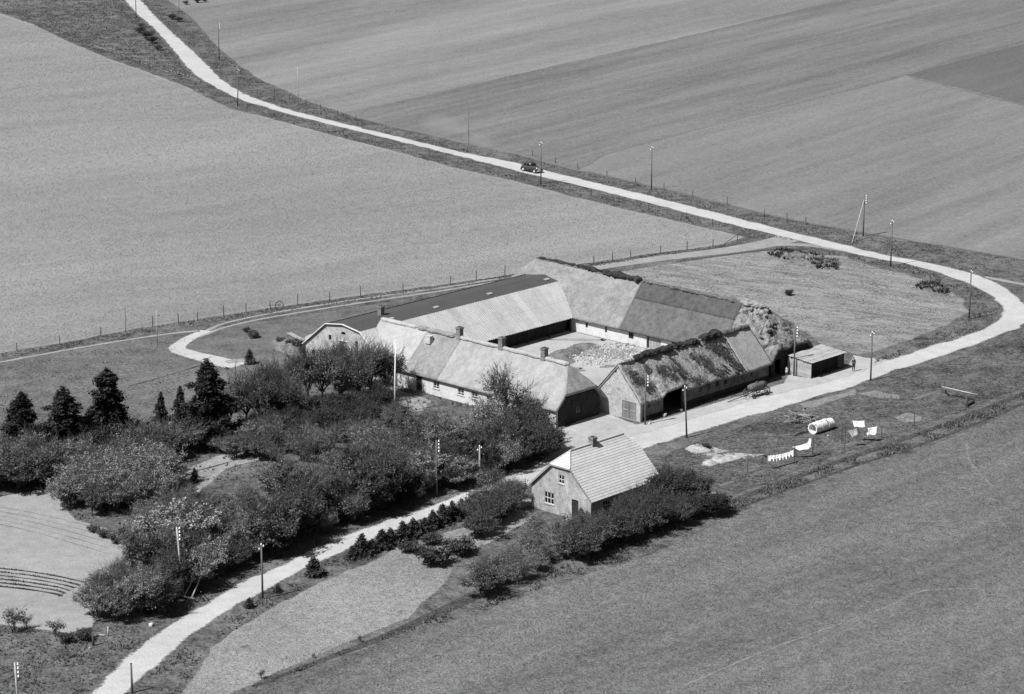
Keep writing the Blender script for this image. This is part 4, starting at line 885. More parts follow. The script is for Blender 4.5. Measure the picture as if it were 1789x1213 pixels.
# grove beside the barn gable
for (x, y, h, k) in ((428,742,6.2,'grove'),(455,752,6.6,'grove'),(470,728,6.4,'grove'),(498,722,6.4,'grove'),(540,708,6.8,'grove'),(566,705,6.6,'grove'),(596,712,7.0,'grove'),(622,706,7.2,'grove'),(650,698,6.6,'grove'),(672,692,6.0,'grove'),(512,745,5.6,'grove'),(642,676,5.2,'grove'),(585,682,6.0,'grove'),(400,752,5.2,'grove')):
    plant('grove_tree', k, x, y, h, 'tall dark tree of the grove in front of the barn gable', 'tree', 'grove in front of the barn gable')
thicket([(430,765),(480,742),(540,732),(600,724),(660,712),(690,720),(690,738),(640,752),(560,766),(480,778)], 1.8, ['shade_dark'], 2.2, 3.4, 'shade_bush', 'near-black bush added as the shade below the grove', 'bush', 'bushes added as shade below the grove', 18)  # bushes added to fill in the dark shadow zone under the trees
thicket([(380,792),(470,778),(560,772),(640,760),(690,745),(700,760),(600,790),(480,820),(455,812)], 2.0, ['airy', 'leafy'], 2.4, 3.4, 'garden_bush', 'light feathery bush between the grove and the thicket', 'bush', 'feathery bushes below the grove', 19)
plant('ash_tree', 'sparse', 880, 752, 7.6, 'tall sparse tree just coming into leaf in front of the farmhouse wall', 'tree')
plant('garden_tree', 'airy', 925, 742, 4.2, 'thin budding tree by the farmhouse corner', 'tree'); plant('garden_tree', 'airy', 858, 748, 3.6, 'thin young tree left of the tall sparse tree', 'tree')
for (x, y, h, i, lb) in ((42,800,7.2,0,'dark pine standing outermost behind the hedge'),(115,802,7.8,1,'dark broad pine second from the outermost pine'),(192,792,9.2,2,'tallest dark pine with a ragged crown above the orchard'),
                         (366,778,9.4,1,'tall dark pine at the meadow edge beside the grove')):
    plant('pine_tree', 'pine', x, y, h, lb, 'tree', None, i, 1.55 if h < 8 else 1.35)
plant('fir_tree', 'fir', 283, 762, 5.0, 'small pointed fir with a blunt tip between two pines', 'tree'); plant('fir_tree', 'fir', 317, 764, 5.8, 'slender fir next to the tall pine at the grove', 'tree')
plant('young_tree', 'twiggy', 377, 784, 3.4, 'thin bare-stemmed tree beside the garden path', 'tree')
plant('fir_tree', 'spruce', 436, 636, 1.9, 'small dark fir at the end of the pale track', 'tree'); plant('fir_tree', 'spruce', 340, 842, 1.5, 'small fir standing alone on the garden lawn', 'tree')
# young spruces and shrubs on the near side of the road
for (x, y, h, k) in ((436,1062,1.0,'spruce'),(485,1035,0.8,'spruce'),(548,1006,1.9,'spruce'),(615,977,1.3,'spruce'),(632,970,2.1,'spruce'),(650,966,1.4,'spruce'),(668,958,1.9,'spruce'),(682,952,1.7,'spruce'),(704,946,2.0,'spruce'),(722,938,1.9,'spruce'),(742,932,1.6,'spruce'),(756,922,1.8,'spruce'),(774,915,2.0,'spruce'),(790,908,1.9,'spruce'),(806,902,1.8,'spruce')):
    plant('young_spruce', k, x, y, h, 'young spruce in the row along the road verge', 'tree', 'young spruces along the road', None, 1.35)
for (x, y, h, lb) in ((716,964,1.2,'low shrub nearest the spruce row on the garden field'),(754,950,1.3,'low shrub beside the spruce row, next to the round bush'),(757,988,2.0,'large round dark bush alone on the garden field'),(806,970,1.9,'broad dark bush at the garden field corner')):
    plant('bush', 'shrub', x, y, h, lb, 'bush', None, None, 1.25, parts=('stems', 'foliage'))
for (x, y, h) in ((162,930,0.8),(183,938,0.95),(207,948,1.25),(216,930,0.6),(240,938,1.5)):
    plant('berry_bush', 'shrub', x, y, h, 'dark berry bush in the row at the edge of the raked plot', 'bush', 'berry bushes at the plot edge', None, 1.2, parts=('stems', 'foliage'))
plant('bush', 'shrub', 1377, 516, 0.9, 'single dark bush on the paddock behind the barn', 'bush', parts=('stems', 'foliage'))
for (x, y, h) in ((97,1115,2.0),(45,1098,1.5),(28,1105,2.6),(145,1118,1.2),(120,1122,1.1)): plant('scrub_bush', 'twiggy' if h > 1.4 else 'shrub', x, y, h, 'scraggy bush on the rough grass below the raked plot', 'bush', 'scraggy bushes below the plot', parts=('stems', 'foliage'))
for (x, y, h) in ((458,1186,0.9),(628,1122,0.7),(548,1150,0.5)): plant('weed_clump', 'twiggy', x, y, h, 'weed clump along the garden field edge', 'plant', 'weeds along the garden field edge', parts=('stems', 'foliage'))
for (x, y, h) in ((440,590,1.2),(432,580,0.8),(520,610,1.4),(505,606,1.0),(535,618,1.2),(490,600,0.9)): plant('bush', 'shrub', x, y, h, 'bush in the scrubby corner beside the barn gable', 'bush', 'scrub beside the barn gable', parts=('stems', 'foliage'))
for (x, y, h) in ((248,58,1.6),(258,68,2.0),(266,76,1.7),(278,88,1.3),(246,48,1.0),(300,34,1.5),(312,38,1.2),(325,8,1.0),(345,5,1.2),(358,4,1.0)): plant('roadside_bush', 'dense', x, y, h, 'low dark bush on the verge of the farthest stretch of road', 'bush', 'bushes on the farthest road verge', None, 1.3, parts=('stems', 'foliage'))
# hedge round the cottage
thicket([(838,1042),(852,1005),(900,980),(960,962),(1010,948),(1045,938),(990,975),(900,1022)], 1.9, ['dense', 'leafy', 'airy'], 2.4, 3.4, 'hedge_bush', 'bush of the hedge in front of the cottage gable', 'bush', 'hedge before the cottage gable', 21, parts=('stems', 'foliage'))
thicket([(1050,938),(1090,915),(1150,892),(1215,876),(1240,898),(1170,925),(1090,950),(1010,980)], 1.8, ['dense', 'shade_dark', 'dense'], 2.4, 3.6, 'hedge_bush', 'dark bush of the tall hedge along the cottage side', 'bush', 'hedge along the cottage side', 22, parts=('stems', 'foliage'))
thicket([(825,905),(850,885),(895,872),(905,890),(870,915),(845,940)], 1.7, ['airy', 'leafy', 'dense'], 2.2, 3.4, 'garden_bush', 'twiggy bush between the road and the cottage garden', 'bush', 'bushes between road and cottage garden', 23, parts=('stems', 'foliage'))
plant('garden_bush', 'airy', 862, 868, 3.6, 'tall twiggy bush at the foot of the wooden pole by the road', 'bush', parts=('stems', 'foliage')); plant('garden_bush', 'airy', 935, 940, 2.8, 'open bush in front of the cottage window', 'bush', parts=('stems', 'foliage'))
for (x, y, h) in ((1168,884,4.3),(1198,882,4.0),(1140,892,3.9),(1218,884,3.4),(1104,912,3.4),(1182,872,3.8)): plant('hedge_tree', 'shade_dark' if h > 3.85 else 'dense', x, y, h, 'tall dark tree at the far end of the cottage side hedge', 'tree', 'tall trees at the end of the cottage hedge')
sheet('garden_bed', [(838,925),(868,905),(905,890),(928,893),(935,908),(900,925),(870,945),(845,955)], 0.008, M['lawn'], 0.5, 0.3)
plant('fir_tree', 'spruce', 1015, 920, 1.9, 'small dark conifer beside the cottage door', 'tree')

# grass tufts: nobody could count them
def tufts(name, px, dens, h, mat, seed=1, wd=0.10, excl=(), label=None, zoff=0.0, gate=-0.12):
    W_ = [tuple(p) for p in poly_world(px)]; A_ = np.array(W_); g_ = np.random.default_rng(seed); lo, hi = A_.min(0), A_.max(0)
    n = int(dens * (hi[0] - lo[0]) * (hi[1] - lo[1])); n = min(n, 400000)
    P = g_.uniform(lo, hi, (n, 2)); P = P[pinside(P, W_)]
    for e in excl: P = P[~pinside(P, [tuple(p) for p in poly_world(e)])]
    cl = np.array([noise.noise(Vector((p[0] * 0.35, p[1] * 0.35, seed))) for p in P]) if len(P) else np.zeros(0)
    P = P[cl > gate]; cl = cl[cl > gate] * (1.0 if gate > -0.5 else 0.25); n = len(P); V = []; k = 3
    hh = h * (0.5 + 0.9 * np.clip(cl + 0.3, 0, 1)) * g_.uniform(0.5, 1.4, n)
    for j in range(k):
        a = g_.uniform(0, 6.283, n); w_ = wd * g_.uniform(0.6, 1.4, n); dx, dy = np.cos(a) * w_, np.sin(a) * w_; b = g_.uniform(0, 6.283, n)
        lx, ly = np.cos(b) * hh * 0.6, np.sin(b) * hh * 0.6
        V += [np.stack([P[:, 0] - dx, P[:, 1] - dy, np.full(n, zoff)], 1), np.stack([P[:, 0] + dx, P[:, 1] + dy, np.full(n, zoff)], 1), np.stack([P[:, 0] + lx, P[:, 1] + ly, hh + zoff], 1)]
    V = np.stack(V, 1).reshape(-1, 3); F = np.arange(len(V)).reshape(-1, 3)
    me = bpy.data.meshes.new(name); me.vertices.add(len(V)); me.vertices.foreach_set('co', V.ravel()); me.loops.add(len(V)); me.loops.foreach_set('vertex_index', F.ravel())
    me.polygons.add(len(F)); me.polygons.foreach_set('loop_start', np.arange(0, len(V), 3)); me.polygons.foreach_set('loop_total', np.full(len(F), 3)); me.materials.append(mat); me.update(); me.validate()
    o = link(name, me); tag(o, label, 'grass', None, 'stuff'); return o
def shift(L, dy, dx=0): return [(x + dx, y + dy) for x, y in L]
nearv = smooth(RI[1:18], 3) + FLE[::-1][:-1]
tufts('verge_grass', nearv, 6.0, 0.16, M['tuft'], 1, 0.08, label='tufted grass on the verge between far road and left field')
tufts('verge_grass', smooth(RO[1:22], 3) + FAR[:-1][::-1], 4.5, 0.17, M['tuft'], 2, 0.08, label='tufted grass on the outer verge of the far road')
tufts('verge_grass', FLB + [(-200,652),(0,626),(105,610),(176,596),(267,580),(391,561),(520,541),(630,525),(700,514),(780,504),(880,488),(1040,466),(1150,449),(1270,432)], 7.0, 0.18, M['tuft'], 3, 0.08, label='tufted grass under the long wire fence')
tufts('verge_grass', RO[47:57] + [(300,1240),(360,1135),(470,1062),(560,1013),(650,977),(700,952),(790,925),(820,890)], 10.0, 0.22, M['tuft'], 4, 0.07, label='tufted grass on the near verge beside the spruces')
tufts('verge_grass', RI[38:54] + [(100,1260),(-60,1260),(-60,1095),(40,1100),(150,1108),(240,1085),(360,1035),(540,950),(740,876),(960,800)], 8.0, 0.2, M['tuft'], 5, 0.07, label='rough grass below the thicket and the raked plot')
tufts('verge_grass', D1 + D2[::-1], 14.0, 0.3, M['tuft'], 6, 0.08, label='rank dark grass in the ditch by the near field')
tufts('drying_green_grass', [(1160,792),(1240,766),(1300,746),(1400,718),(1520,680),(1660,632),(1789,590),(1860,570),(1860,640),(1789,684),(1660,728),(1480,792),(1360,838),(1260,876),(1200,890),(1150,850)], 8.0, 0.1, M['tuft'], 7, 0.06, label='short grass of the drying green beside the cottage')
tufts('verge_grass', RI[18:31] + [(1527,628),(1600,600),(1690,560),(1712,545),(1690,515),(1640,492),(1540,464),(1440,442)], 7.0, 0.22, M['tuft'], 8, 0.08, label='grass on the inside of the road bend')
tufts('verge_grass', [(440,1205),(560,1160),(690,1112),(840,1068),(960,1022),(1080,985),(1190,945),(1250,906),(1235,880),(1150,900),(1000,985),(880,1020),(800,1055),(690,1105),(560,1150)], 9.0, 0.28, M['tuft'], 9, 0.08, label='rank grass between garden field and near field')
tufts('meadow_grass', [(-60,650),(0,640),(150,614),(290,590),(345,592),(300,610),(420,650),(400,740),(300,760),(-60,800)], 5.0, 0.09, M['tuft'], 10, 0.07, label='grazed grass of the meadow behind the pines')
tufts('scrub_grass', [(-40,0),(0,20),(120,70),(262,122),(340,140),(300,92),(262,50),(215,4),(190,-20),(-40,-20)], 2.5, 0.25, M['tuft'], 12, 0.1, label='rough scrubby grass where the field track meets the far road')
tufts('garden_grass', [(120,905),(250,930),(240,1000),(300,960),(460,860),(700,780),(960,750),(700,660),(470,640),(400,700),(390,760),(300,770),(0,790),(0,850),(110,850)], 1.5, 0.3, M['tuft'], 13, label='rough grass under the garden trees')
tufts('paddock_grass', [(1070,478),(1150,466),(1335,441),(1480,452),(1590,482),(1690,525),(1660,566),(1540,612),(1430,604),(1340,548),(1130,500)], 4.0, 0.09, M['tuft2'], 14, 0.07, label='thin dry grass of the paddock')

# standing grass and young corn of the fields: upright blades give the grain of the swards
M['bladeR'] = leafmat('near_field_blades', 0.19, 0.0, 0.4, 0.45); M['bladeG'] = leafmat('garden_field_blades', 0.3, 0.0, 0.4, 0.4); M['bladeL'] = leafmat('corn_blades', 0.32, 0.0, 0.4, 0.4)
tufts('field_grass', [(1800,706),(1700,752),(1560,806),(1400,860),(1250,912),(1190,949),(1080,989),(960,1026),(840,1072),(690,1116),(560,1164),(440,1218),(1800,1218)], 24, 0.085, M['bladeR'], 21, 0.045, label='standing grass of the near field below the ditch', gate=-9)
tufts('field_grass', [(310,1225),(340,1180),(372,1134),(425,1094),(475,1064),(560,1019),(650,982),(700,956),(790,929),(845,915),(840,950),(795,985),(785,1012),(718,1078),(600,1127),(465,1183),(400,1215)], 22, 0.075, M['bladeG'], 22, 0.04, label='thin grass of the garden field by the spruce row', gate=-9)
tufts('field_corn', [(-20,612),(105,598),(267,567),(391,548),(520,529),(704,504),(880,479),(1040,455),(1230,429),(1290,414),(1132,378),(905,321),(700,270),(456,205),(330,156),(200,109),(60,46),(-20,22)], 10, 0.09, M['bladeL'], 23, 0.06, label='young corn standing on the large left field', gate=-9)

# ================================================================== POLES, FENCES
M['pole']   = grey('weathered_pole_wood', 0.11, [(0.25, 1.0)])
M['polel']  = grey('pale_peeled_pole', 0.34, [(0.2, 1.0)])
M['white']  = grey('white_porcelain', 0.8, rough=0.35, spec=0.5)
M['flag']   = grey('white_flagpole_paint', 0.75, [(0.06, 1.0)])
M['iron']   = grey('dark_iron', 0.05, [(0.3, 3.0)], rough=0.6, spec=0.4)
M['wire']   = grey('galvanised_wire', 0.2, rough=0.5)
M['post']   = grey('grey_fence_post', 0.075, [(0.3, 2.0)])

def pole(bx, by, ty, label, kind='power', lean=(0, 0), mat='pole', rad=0.11):
    h = hpx(bx, by, ty); p = G(bx, by); o = root('utility_pole', p, 0, label, 'pole', None)
    top = Vector((lean[0] * h, lean[1] * h, h))
    MB().tube([(0, 0, -0.3), top * 0.5, top], [rad, rad * 0.85, rad * 0.7], 8).build('shaft', M[mat], o, True)
    if kind == 'phone':
        for k in range(4):
            for sx in ((1,) if k % 2 else (1,)):
                c = top + Vector((0.26, -0.02, -0.18 - 0.36 * k))
                MB().tube([top + Vector((0, 0, -0.24 - 0.36 * k)), c + Vector((0, 0, -0.06)), c], 0.022, 4).build('bracket', M['iron'], o)
                MB().lathe([(0.001, 0.2), (0.06, 0.18), (0.05, 0.1), (0.085, 0.06), (0.085, 0.0), (0.001, 0.0)], 8, 'z', tuple(c)).build('insulator', M['white'], o, True)
    elif kind == 'power':
        for k, (dx, dz) in enumerate(((0.2, -0.1), (-0.2, -0.38), (0.0, 0.05))):
            c = top + Vector((dx, -0.03, dz))
            MB().tube([top + Vector((0, 0, dz - 0.12)), c + Vector((0, 0, -0.02)), c], 0.02, 4).build('bracket', M['iron'], o)
            MB().lathe([(0.001, 0.17), (0.055, 0.15), (0.045, 0.09), (0.075, 0.05), (0.075, 0.0), (0.001, 0.0)], 8, 'z', tuple(c)).build('insulator', M['white'], o, True)
    elif kind == 'plain':
        MB().lathe([(rad * 0.78, 0), (rad * 0.78, 0.05), (0.001, 0.1)], 8, 'z', tuple(top)).build('pole_cap', M['iron'], o)
    return o
pole(1693,558,475,'wooden power pole on the inside of the sharp road bend')
pole(1556,465,387,'wooden power pole on the paddock side of the road by the beet clamp')
tp = pole(1508,413,341,'telephone pole with a pale leaning strut beside the far road', 'phone')
b_ = G(1488,425) - G(1508,413); MB().tube([tuple(b_ + Vector((0, 0, -0.2))), (-0.05, -0.05, hpx(1508,413,350))], [0.09, 0.07], 7).build('strut', M['polel'], tp, True)
pole(1521,665,582,'wooden power pole across the road from the standing man')
pole(1387,657,571,'telephone pole standing against the board wall of the open shed', 'phone')
pole(1127,742,656,'telephone pole at the corner of the stable gable', 'phone')
pole(1200,765,677,'wooden power pole at the roadside opposite the cart entrance', 'power', (-0.055, 0))
pole(763,868,769,'telephone pole buried in the thicket beside the road', 'phone')
pole(838,846,781,'wooden power pole rising from the end of the thicket', 'power', (0, 0), 'polel')
pole(320,1038,921,'telephone pole beside the leaning pale timbers', 'phone', (-0.06, 0), 'polel')
pole(459,1047,953,'wooden power pole on the near verge below the spruce row')
pole(231,1211,1160,'short wooden pole on the near verge where the road leaves the view', 'plain')
pole(34,1258,1158,'telephone pole on the rough grass below the raked plot', 'phone', (-0.03, 0), 'polel')
pole(945,322,250,'wooden pole on the verge in front of the car', 'power')
pole(1138,333,258,'wooden pole across the far road beyond the car', 'power')
pole(819,256,190,'thin wooden pole in the drifting dust behind the car', 'plain', (0, 0), 'pole', 0.06)
pole(415,187,123,'leaning wooden pole in the bend of the far road', 'power', (0.045, 0))
pole(383,105,40,'wooden pole with a short strut near the top bend of the far road', 'phone')
pole(521,183,116,'pale wooden pole on the field edge past the far road bend', 'plain', (0, 0), 'polel', 0.07)
pole(238,32,-28,'wooden pole at the farthest stretch of road, field side', 'plain')
pole(313,24,-40,'pale wooden pole at the farthest stretch of road, far side', 'plain', (0, 0), 'polel', 0.08)
pole(220,579,537,'thin pole beside the wire fence above the meadow', 'plain', (0, 0), 'pole', 0.05)
pole(275,604,540,'thin pale pole on the meadow below the fence', 'plain', (0, 0), 'polel', 0.06)
fp = root('flagpole', G(690,724), 0, 'tall white flagpole in front of the farmhouse', 'flagpole')
h_ = hpx(690,724,598); MB().tube([(0, 0, -0.3), (0.05, 0, h_ * 0.5), (0.16, 0, h_)], [0.1, 0.085, 0.05], 10).build('shaft', M['flag'], fp, True)
MB().lathe([(0.001, 0.16), (0.07, 0.12), (0.09, 0.06), (0.07, 0.0), (0.001, -0.02)], 10, 'z', (0.16, 0, h_)).build('finial', M['flag'], fp, True)

def fence(pts, label, hts=1.15, wires=2, group=None):
    P = [G(*p) for p in pts]; o = root('wire_fence', P[0], 0, label, 'fence', group)
    for p in P:
        q = p - P[0]; h = hts * R.uniform(0.85, 1.2); lx, ly = R.gauss(0, 0.05), R.gauss(0, 0.05)
        MB().tube([(q.x, q.y, -0.2), (q.x + lx * h, q.y + ly * h, h)], [0.07, 0.055], 6).build('post', M['post'], o)
    for k in range(wires):
        z = hts * (0.5 + 0.35 * k); L = []
        for i, p in enumerate(P):
            q = p - P[0]; L.append((q.x, q.y, z))
            if i < len(P) - 1: m = q.lerp(P[i + 1] - P[0], 0.5); L.append((m.x, m.y, z - 0.06))
        MB().tube(L, 0.008, 3, False).build('wire', M['wire'], o)
    return o
fence([(30,614),(104,602),(176,589),(267,572),(312,565),(345,561),(391,553),(430,547),(473,541),(520,534),(576,527),(630,518),(704,508),(786,498),(832,490),(882,484)], 'long wire fence on wooden posts above the farm track', 1.3)
fence([(1037,461),(1070,456),(1102,451),(1154,443),(1200,437),(1245,431),(1288,424)], 'wire fence between the field corner and the junction', 1.25)
fence([(x, y + 3) for x, y in ((996,330),(1033,340),(1082,352),(1133,364),(1165,372),(1199,380),(1245,391))], 'wire fence on the near verge of the far road right of the car', 1.05)
fence([(600,236),(650,249),(700,261),(750,274),(800,287),(850,299),(900,311)], 'wire fence on the near verge of the far road left of the car', 0.95)
fence([(930,272),(970,285),(1010,296),(1060,308),(1110,320),(1160,332),(1210,344),(1270,358),(1335,379),(1375,387),(1408,393)], 'wire fence on the far side of the road behind the car', 1.1)
fence([(622,211),(590,201),(560,192),(535,184),(505,174),(480,164)], 'wire fence on the outer side of the far road bend', 1.0)
fence([(270,104),(305,121),(322,129)], 'short stub of fence at the field track junction', 1.1, 1)
# fallen/propped rail at the junction
o = MB().tube([G(1262,430) + Vector((0, 0, 0.1)), G(1290,422) + Vector((0, 0, 1.2))], 0.05, 6).build('propped_rail', M['post']); tag(o, 'wooden rail propped against the last post at the junction', 'rail')
# iron wheel leaning by the fence
wr = root('iron_wheel', G(488,541), 0.35, 'old spoked iron wheel standing at the long wire fence', 'wheel')
MB().lathe([(0.52, -0.05), (0.6, -0.05), (0.6, 0.05), (0.52, 0.05), (0.52, -0.05)], 24, 'y', (0, 0, 0.58)).build('rim', M['iron'], wr)
for k in range(6):
    a = k * math.pi / 3; MB().beam((0, 0, 0.58), (0.53 * math.cos(a), 0, 0.58 + 0.53 * math.sin(a)), 0.03, 0.03).build('spoke', M['iron'], wr)
MB().beam((-1.5, 0.05, 0.7), (0.2, 0.05, 0.62), 0.06, 0.05).build('shaft', M['iron'], wr)

# ================================================================== CAR on the far road
M['carp']  = grey('dark_car_paint', 0.05, rough=0.18, spec=0.6)
M['chrome']= grey('bright_metal', 0.6, rough=0.25, spec=0.8)
M['tyre']  = grey('tyre_rubber', 0.03)
M['hub']   = grey('pale_wheel_disc', 0.6, rough=0.4)
def car():
    p0, p1 = G(912,297), G(950,305); d = (p1 - p0).normalized(); c = G(929,300.5)
    o = root('car', c, math.atan2(d.y, d.x), 'dark old saloon car raising dust on the far road', 'car')
    def loft(sec, name, mat, n=12, parent=None):
        m = MB(); V = []; F = []
        for (x, w_, z0, z1, e) in sec:
            for k in range(n):
                t = 2 * math.pi * (k + 0.5) / n; ct, st = math.cos(t), math.sin(t)
                V.append((x, w_ * math.copysign(abs(ct) ** e, ct), (z0 + z1) / 2 + (z1 - z0) / 2 * math.copysign(abs(st) ** e, st)))
        for i in range(len(sec) - 1):
            for k in range(n): k2 = (k + 1) % n; F.append((i*n + k, i*n + k2, (i+1)*n + k2, (i+1)*n + k))
        F.append(tuple(range(n))[::-1]); F.append(tuple((len(sec) - 1) * n + k for k in range(n)))
        return m.add(V, F).build(name, mat, parent or o, True)
    body = loft([(-2.05, 0.5, 0.5, 0.8, 0.6), (-1.85, 0.68, 0.4, 1.05, 0.5), (-1.2, 0.76, 0.36, 1.15, 0.45), (0.2, 0.76, 0.36, 1.12, 0.45), (0.7, 0.62, 0.4, 1.12, 0.5), (1.5, 0.42, 0.45, 1.08, 0.5), (1.85, 0.33, 0.45, 1.02, 0.5)], 'body', M['carp'])
    cab = loft([(-1.65, 0.45, 1.0, 1.2, 0.5), (-1.35, 0.62, 1.0, 1.5, 0.5), (-0.7, 0.66, 1.0, 1.66, 0.5), (0.0, 0.64, 1.0, 1.64, 0.5), (0.3, 0.6, 1.0, 1.5, 0.5), (0.55, 0.58, 1.0, 1.15, 0.5)], 'cabin', M['carp'], 12, body)
    for sy in (-1, 1):
        for (x0, x1) in ((-1.2, -0.62), (-0.52, 0.12)):
            MB().add([(x0, sy * 0.66, 1.14), (x1, sy * 0.67, 1.14), (x1 - 0.03, sy * 0.665, 1.46), (x0 + 0.1, sy * 0.655, 1.46)], [(0, 1, 2, 3), (3, 2, 1, 0)]).build('side_window', M['glass'], o)
        for x, r_ in ((1.35, 0.36), (-1.35, 0.36)):
            MB().lathe([(0.2, -0.08), (0.34, -0.08), (0.36, 0.0), (0.34, 0.08), (0.2, 0.08)], 16, 'y', (x, sy * 0.68, 0.36)).build('tyre', M['tyre'], o, True)
            MB().lathe([(0.001, -0.05), (0.2, -0.07), (0.2, 0.07), (0.001, 0.05)], 14, 'y', (x, sy * 0.68, 0.36)).build('hub_cap', M['hub'], o, True)
            m = MB(); V = []
            for k in range(9):
                a = math.pi * (-0.08 + 1.16 * k / 8)
                for yy in (0.52, 0.86): V.append((x + 0.48 * math.cos(a), sy * yy, 0.34 + 0.44 * math.sin(a)))
            f = m.add(V, [(2*k, 2*k+1, 2*k+3, 2*k+2) for k in range(8)]).build('fender', M['carp'], o, True); sd = f.modifiers.new('t', 'SOLIDIFY'); sd.thickness = 0.05
        MB().box((-0.9, sy * 0.74 - 0.09, 0.34), (0.9, sy * 0.74 + 0.09, 0.39)).build('running_board', M['carp'], o)
        MB().lathe([(0.001, 0.12), (0.11, 0.1), (0.12, 0.0), (0.001, -0.16)], 12, 'x', (1.75, sy * 0.5, 0.86)).build('headlight', M['chrome'], o, True)
    MB().box((1.84, -0.28, 0.5), (1.88, 0.28, 1.0)).build('radiator_grille', M['chrome'], o)
    MB().add([(0.56, -0.5, 1.16), (0.56, 0.5, 1.16), (0.36, 0.46, 1.47), (0.36, -0.46, 1.47)], [(0, 1, 2, 3)]).build('windscreen', M['glass'], o)
    for x in (2.0, -2.15): MB().tube([(x, -0.72, 0.45), (x + (0.06 if x > 0 else -0.06), 0, 0.45), (x, 0.72, 0.45)], 0.045, 6).build('bumper', M['chrome'], o, True)
car()

# ================================================================== TANK CART by the stable
M['wheel'] = grey('worn_dark_wheel_wood', 0.1, [(0.3, 3.0)])
M['tank']  = grey('grey_tank_wood', 0.11, [(0.2, 1.5), (0.15, 6)], rnd=0.05)
def cart():
    c = G(1321,692); a, b = G(1300,697), G(1346,684); rz = math.atan2((b - a).y, (b - a).x)
    o = root('tank_cart', c, rz, 'four-wheeled horse-drawn tank cart parked beside the stable wall', 'cart')
    n = 18; Lc = 2.7
    MB().lathe([(0.001, -Lc/2), (0.38, -Lc/2), (0.44, -Lc/4), (0.46, 0), (0.44, Lc/4), (0.38, Lc/2), (0.001, Lc/2)], n, 'x', (0.15, 0, 1.2)).build('tank', M['tank'], o, True)
    for x in (-0.95, -0.3, 0.5, 1.2):
        r_ = 0.47 - 0.03 * abs(x - 0.15); MB().lathe([(r_ - 0.03, -0.03), (r_, -0.03), (r_, 0.03), (r_ - 0.03, 0.03)], n, 'x', (x, 0, 1.2)).build('hoop', M['iron'], o)
    MB().lathe([(0.15, 0), (0.15, 0.14), (0.001, 0.14)], 10, 'z', (0.1, 0, 1.63)).build('filler_cap', M['iron'], o)
    for sy in (-0.28, 0.28): MB().box((-1.35, sy - 0.05, 0.68), (1.65, sy + 0.05, 0.8)).build('chassis_beam', M['wheel'], o)
    for x, r_ in ((-1.05, 0.47), (1.15, 0.52)):
        MB().tube([(x, -0.72, r_), (x, 0.72, r_)], 0.045, 6).build('axle', M['iron'], o)
        for sy in (-0.7, 0.7):
            w_ = MB().lathe([(r_ - 0.09, -0.035), (r_, -0.035), (r_, 0.035), (r_ - 0.09, 0.035), (r_ - 0.09, -0.035)], 20, 'y', (x, sy, r_)).build('wheel', M['wheel'], o)
            for k in range(8):
                t = k * math.pi / 4; MB().beam((x, sy, r_), (x + (r_ - 0.08) * math.cos(t), sy, r_ + (r_ - 0.08) * math.sin(t)), 0.04, 0.04).build('spoke', M['wheel'], w_)
            MB().lathe([(0.001, -0.09), (0.09, -0.09), (0.09, 0.09), (0.001, 0.09)], 10, 'y', (x, sy, r_)).build('hub', M['iron'], w_)
    MB().beam((-1.1, 0, 0.5), (-4.6, 0.35, 0.1), 0.08, 0.08).build('drawbar', M['wheel'], o)
    MB().beam((-2.2, -0.5, 0.35), (-2.2, 0.5, 0.35), 0.06, 0.06).build('swingletree', M['wheel'], o)
cart()

